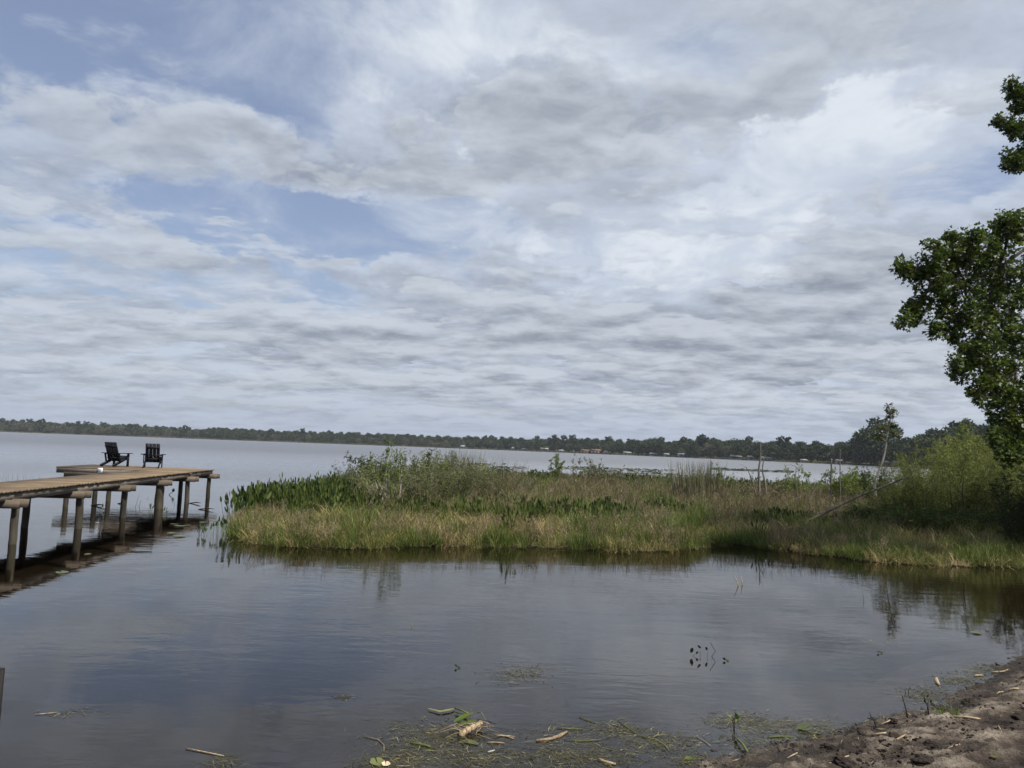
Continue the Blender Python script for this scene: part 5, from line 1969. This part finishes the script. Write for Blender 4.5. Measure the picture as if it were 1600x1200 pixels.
# loose floating stalks and scraps
for (x0, y0, x1, y1, r_, mt, nm, lab) in (
        (838, 1157, 886, 1143, .012, 'straw', 'floating_stalk', 'thick pale peeled stalk floating right of the root stock'),
        (935, 1186, 962, 1194, .012, 'straw', 'floating_stalk', 'short pale broken stalk in the weed nearest the bank'),
        (641, 1161, 673, 1167, .009, 'shoot', 'floating_stalk', 'yellow green curved stalk floating left of the root stock'),
        (775, 1150, 804, 1151, .004, 'straw', 'floating_scrap', 'upper thin pale strip floating right of the root stock'),
        (772, 1147, 803, 1154, .004, 'straw', 'floating_scrap', 'lower slanting pale strip right of the root stock'),
        (762, 1160, 788, 1161, .005, 'straw', 'floating_scrap', 'pale strip floating below the two thin strips'),
        (762, 1175, 773, 1172, .006, 'wall_white', 'floating_scrap', 'small whitish chip floating under the pale strips'),
        (568, 1150, 600, 1174, .003, 'straw', 'floating_reed', 'long thin pale stem slanting left of the weed mat'),
        (905, 1120, 935, 1130, .003, 'shoot', 'floating_reed', 'thin green stem slanting above the near weed mat'),
        (965, 1125, 1000, 1150, .004, 'shoot', 'floating_reed', 'straight green stem running towards the bank'),
        (1000, 1150, 1045, 1172, .005, 'shoot', 'floating_reed', 'darker green stem continuing towards the bank'),
        (1199, 1152, 1240, 1151, .005, 'shoot', 'floating_reed', 'yellow green stem lying level before the bank'),
        (1086, 1150, 1110, 1165, .003, 'straw', 'floating_reed', 'thin pale stem slanting beside the bank corner'),
        (870, 1137, 910, 1139, .004, 'shoot', 'floating_reed', 'thin yellow stem floating above the thick pale stalk'),
        (880, 1155, 940, 1155, .0035, 'shoot', 'floating_reed', 'long level green stem right of the thick pale stalk'),
        (290, 1169, 350, 1181, .004, 'straw', 'floating_reed', 'long pale stem floating in the near left water'),
        (55, 1116, 88, 1113, .003, 'straw', 'floating_reed', 'thin pale stem floating at the near left'),
        (1463, 1060, 1467, 1070, .02, 'straw', 'floating_stalk', 'stubby pale stalk piece floating before the right bank'),
        (1550, 1050, 1576, 1045, .012, 'straw', 'floating_stalk', 'pale stalk lying at the water edge at far right'),
        (1522, 1056, 1536, 1055, .011, 'straw', 'floating_stalk', 'short pale stalk left of the one at the edge')):
    zz = .006
    a, b = on(x0, y0, zz), on(x1, y1, zz)
    mb = MB()
    d = b - a
    s_ = Vector((-d.y, d.x, 0)) * g.normal() * .08
    mb.tube([(0, 0, 0), tuple(d * .35 + s_), tuple(d * .7 + s_ * .8), tuple(d)], [r_ * .8, r_, r_ * .95, r_ * .6], 7)
    o = mb.build(nm, M[mt], smooth=True)
    o.location = a
    tag(o, lab, 'plant stalk')
for (x, y, r_, tn, mt, lab) in ((590, 1193, .05, .8, 'pad', 'yellowing leaf floating at the bottom edge left of the root stock'), (603, 1195, .03, .9, 'straw', 'tan leaf scrap beside the yellowing leaf'),
                                (1076, 1186, .028, .6, 'lime', 'bright green leaf standing at the bank corner'), (1257, 1139, .06, .3, 'pad', 'drowned green leaf floating before the bank'),
                                (1278, 1152, .035, .9, 'lime', 'yellow leaf floating close to the bank')):
    a = on(x, y, .006)
    mb = MB()
    pad(mb, 0, 0, r_, 0, .3, tn, .01)
    o = mb.build('floating_leaf', M[mt])
    o.location = a
    tag(o, lab, 'leaf')

# sprigs in the shallow water
for (x, y, hpx, n, lab) in ((1147, 1139, 22, 7, 'small green leafy sprig in the shallows before the bank'), (1450, 1112, 28, 5, 'dark sprig with two pointed leaves at the water edge'),
                            (1417, 1082, 8, 2, 'tiny dark leaf pair standing out of the shallows')):
    a = on(x, y, 0)
    e = empty('shallow_sprig', a)
    tag(e, lab, 'water plant')
    hh = hpx / F * a.y
    mb = MB()
    for k in range(max(2, n // 2)):
        mb.tube([(0, 0, -.06), (g.normal() * .01, 0, hh * .4), (g.normal() * .03, g.normal() * .02, hh * .9)], [.003, .003, .0015], 5)
    mb.build('stem', M['dktwig'], e)
    for k in range(n):
        mb = MB()
        leaves(mb, g, [(g.normal() * .02, g.normal() * .02, hh * g.uniform(.4, .85))], [(g.normal() * .6, g.normal() * .4, .8)], g.uniform(.03, .055), .022, g.random(), .1)
        mb.build('leaf', M['lime' if n == 7 else 'dkleaf'], e)
a, b, c_ = on(1171, 1180, .01), on(1160, 1162, .03), on(1145, 1148, .02)
mb = MB()
mb.tube([(0, 0, 0), tuple(b - a), tuple(c_ - a)], [.010, .009, .006], 7)
o = mb.build('cut_stalk', M['shoot'], smooth=True)
o.location = a
tag(o, 'bent green stalk reaching from the bank to the leafy sprig', 'plant stalk')


# ------------------------------------------------------------------ things lying on the beach
def gz(x, y):
    P2 = np.array([[x, y]])
    z, _ = beach_h(P2, sdist(P2, BEACH))
    return float(z[0])


def onb(px, py):
    z_ = .1
    for _ in range(6):
        q = on(px, py, z_)
        z_ = gz(q.x, q.y)
    return Vector((q.x, q.y, z_))


for (x0, y0, x1, y1, r_, lab) in (
        (1491, 1121, 1532, 1125, .009, 'thick straw coloured stick lying beside the grass tuft on the bank'), (1415, 1113, 1422, 1118, .006, 'short pale twig left of the grass tuft'),
        (1362, 1150, 1385, 1150, .008, 'pale stick lying in the soil above the dark clod'), (1398, 1157, 1416, 1152, .007, 'pale stick right of the one above the dark clod'),
        (1376, 1134, 1394, 1129, .006, 'thin curved twig on the edge of the bank'), (1576, 1080, 1592, 1077, .009, 'pale stick near the right edge of the frame'),
        (1557, 1084, 1568, 1081, .006, 'small pale twig left of the right edge stick'), (1566, 1054, 1600, 1070, .005, 'long thin twig slanting at the right edge'),
        (1320, 1186, 1332, 1180, .006, 'short twig near the dark hollow at the bottom'), (1560, 1136, 1566, 1146, .005, 'small upright twig in the right part of the soil'),
        (1595, 1104, 1610, 1106, .007, 'pale twig cut by the right edge of the frame'), (1230, 1185, 1246, 1178, .005, 'short twig on the dark soil at lower left of the bank'),
        (1480, 1168, 1500, 1163, .004, 'thin pale twig in the middle of the sandy soil'), (1270, 1190, 1300, 1193, .004, 'thin twig lying at the bottom edge of the bank')):
    a, b = onb(x0, y0), onb(x1, y1)
    mb = MB()
    d = b - a
    mb.tube([(0, 0, r_), tuple(d * .5 + Vector((g.normal() * .008, g.normal() * .008, r_ * 1.5))), tuple(d + Vector((0, 0, r_)))], [r_, r_ * .95, r_ * .7], 7)
    o = mb.build('stick', M['straw'], smooth=True)
    o.location = a
    tag(o, lab, 'stick')
for (x0, y0, pts, lab) in ((1371, 1136, [(1366, 1126), (1361, 1120), (1358, 1112)], 'dark crooked twig sticking up at the bank edge'), (1420, 1124, [(1415, 1106), (1410, 1088), (1408, 1084)], 'thin dark twig rising out of the shallows'),
                           (1452, 1118, [(1450, 1105), (1446, 1095)], 'dark forked twig beside the grass tuft')):
    a = onb(x0, y0)
    mb = MB()
    q = [(0, 0, -.03)] + [tuple(at(x, y, a.y) - a) for x, y in pts]
    mb.tube(q, [.006, .005, .004, .002][:len(q)], 5)
    o = mb.build('standing_twig', M['dktwig'])
    o.location = a
    tag(o, lab, 'twig')
# grass tuft at the water edge
a = onb(1487, 1117)
mb = tuft(70, .09, .05, .14, .006, .8, 1.5, .2, .8)
o = mb.build('grass_tuft', M['lime'])
o.location = a
tag(o, 'yellow green grass tuft on the edge of the bank', 'grass tuft')
a = onb(1554, 1186)
mb = MB()
pad(mb, 0, 0, .022, .012, .5, .95, .004)
o = mb.build('fallen_leaf', M['lime'])
o.location = a
tag(o, 'small yellow leaf lying on the sand at the lower right', 'leaf')

# dark clods, crumbs and litter
import itertools


def clod_mesh(sd_, r_):
    gg = np.random.default_rng(sd_)
    import bmesh
    bm = bmesh.new()
    bmesh.ops.create_icosphere(bm, subdivisions=3, radius=r_)
    for v in bm.verts:
        n_ = noise.fractal(v.co * (1.6 / r_) * .5 + Vector((sd_, 0, 0)), 1.0, 2.0, 4)
        v.co *= 1 + 1.0 * n_
        v.co.z *= .5
    me = bpy.data.meshes.new('clod')
    bm.to_mesh(me)
    bm.free()
    me.materials.append(M['clod'])
    return me


m_, t = mat('dark_peaty_clod')
gn = t.noise(wpos(t), 40, 5, 0.7)
bp = t.n('ShaderNodeBump', {'Strength': 1.0, 'Distance': 0.01, 'Height': gn})
finish(t, pr(t, t.mix(t.rng(gn, .35, .7), (0.012, 0.009, 0.008), (0.055, 0.042, 0.034)), 0.95, bp.outputs[0], spec=.1))
M['clod'] = m_
for i, (x, y, r_, lab) in enumerate(((1345, 1148, .045, 'dark clod of peat below the curved twig'), (1440, 1192, .085, 'big dark clod cut by the bottom edge of the frame'),
                                     (1315, 1188, .08, 'dark clod by the hollow at the bottom of the bank'), (1475, 1108, .05, 'dark clod at the water edge left of the grass tuft'),
                                     (1452, 1163, .05, 'dark clump in the middle of the bank'), (1512, 1098, .06, 'dark clod right of the grass tuft'), (1530, 1090, .05, 'dark clod on the upper bank near the water'),
                                     (1395, 1130, .035, 'small dark clod on the bank edge'), (1290, 1168, .04, 'small dark clod near the lower water edge'), (1120, 1178, .045, 'dark clod at the corner where bank meets bottom edge'),
                                     (1588, 1120, .045, 'dark clod at the right edge of the frame'), (1240, 1166, .035, 'dark clod half in the water at the lower bank'))):
    a = onb(x, y)
    r_ *= .75
    o = bpy.data.objects.new('soil_clod', clod_mesh(i + 2, r_))
    C.objects.link(o)
    o.location = (a.x, a.y, a.z + r_ * .15)
    o.rotation_euler = (0, 0, i)
    tag(o, lab, 'clod')
K_cr = bpy.data.collections.new('crumb_kinds')
for i in range(4):
    import bmesh
    bm = bmesh.new()
    bmesh.ops.create_icosphere(bm, subdivisions=2, radius=.01)
    for v in bm.verts:
        v.co *= 1 + .6 * noise.fractal(v.co * 90 + Vector((i * 3, 0, 0)), 1.0, 2.0, 3)
    me = bpy.data.meshes.new('crumb')
    bm.to_mesh(me)
    bm.free()
    me.materials.append(M['soil'])
    K_cr.objects.link(bpy.data.objects.new('crumb_%02d' % i, me))
n = 9000
px_ = g.uniform(1080, 1640, n)
py_ = g.uniform(1010, 1215, n)
PP = np.array([tuple(on(a, b, .12)) for a, b in zip(px_, py_)])
s_ = sdist(PP[:, :2], BEACH)
okk = (s_ > -.08)
PP, s_ = PP[okk], s_[okk]
keepn = np.array([noise.noise(Vector((p[0] * 2.5, p[1] * 2.5, 0))) + .45 * math.exp(-max(s, 0) / .25) > -.08 + .3 * g.random() for p, s in zip(PP, s_)])
PP, s_ = PP[keepn], s_[keepn]
zz, _ = beach_h(PP[:, :2], s_)
n = len(PP)
sc_ = (g.random(n) ** 6 * 1.4 + .12)[:, None] * g.uniform(.7, 1.3, (n, 3)) * np.array([1, 1, .5])
scatter('soil_crumbs', K_cr, np.column_stack([PP[:, :2], zz + .002]), np.stack([g.normal(size=n) * .3, g.normal(size=n) * .3, g.uniform(0, 6.28, n)], 1), sc_, g.integers(0, 4, n), 'crumbs of dark peat and sand strewn over the bank')
mb = MB()
n = 3200
px_ = g.uniform(1090, 1640, n)
py_ = g.uniform(1015, 1215, n)
PP = np.array([tuple(on(a, b, .12)) for a, b in zip(px_, py_)])
s_ = sdist(PP[:, :2], BEACH)
okk = (s_ > -.05) & (g.random(n) < np.clip(.12 + np.exp(-np.maximum(s_, 0) / .2), 0, 1))
PP, s_ = PP[okk], s_[okk]
zz, _ = beach_h(PP[:, :2], s_)
n = len(PP)
a_ = g.uniform(0, 6.28, n)
leaves(mb, g, np.column_stack([PP[:, :2], zz + .006]), np.column_stack([np.cos(a_), np.sin(a_), g.normal(size=n) * .25]), g.uniform(.02, .10, n), .004, g.random(n), .05)
o = mb.build('plant_litter', M['weed'])
tag(o, 'fine brown plant litter along the edge of the bank', kind='stuff')
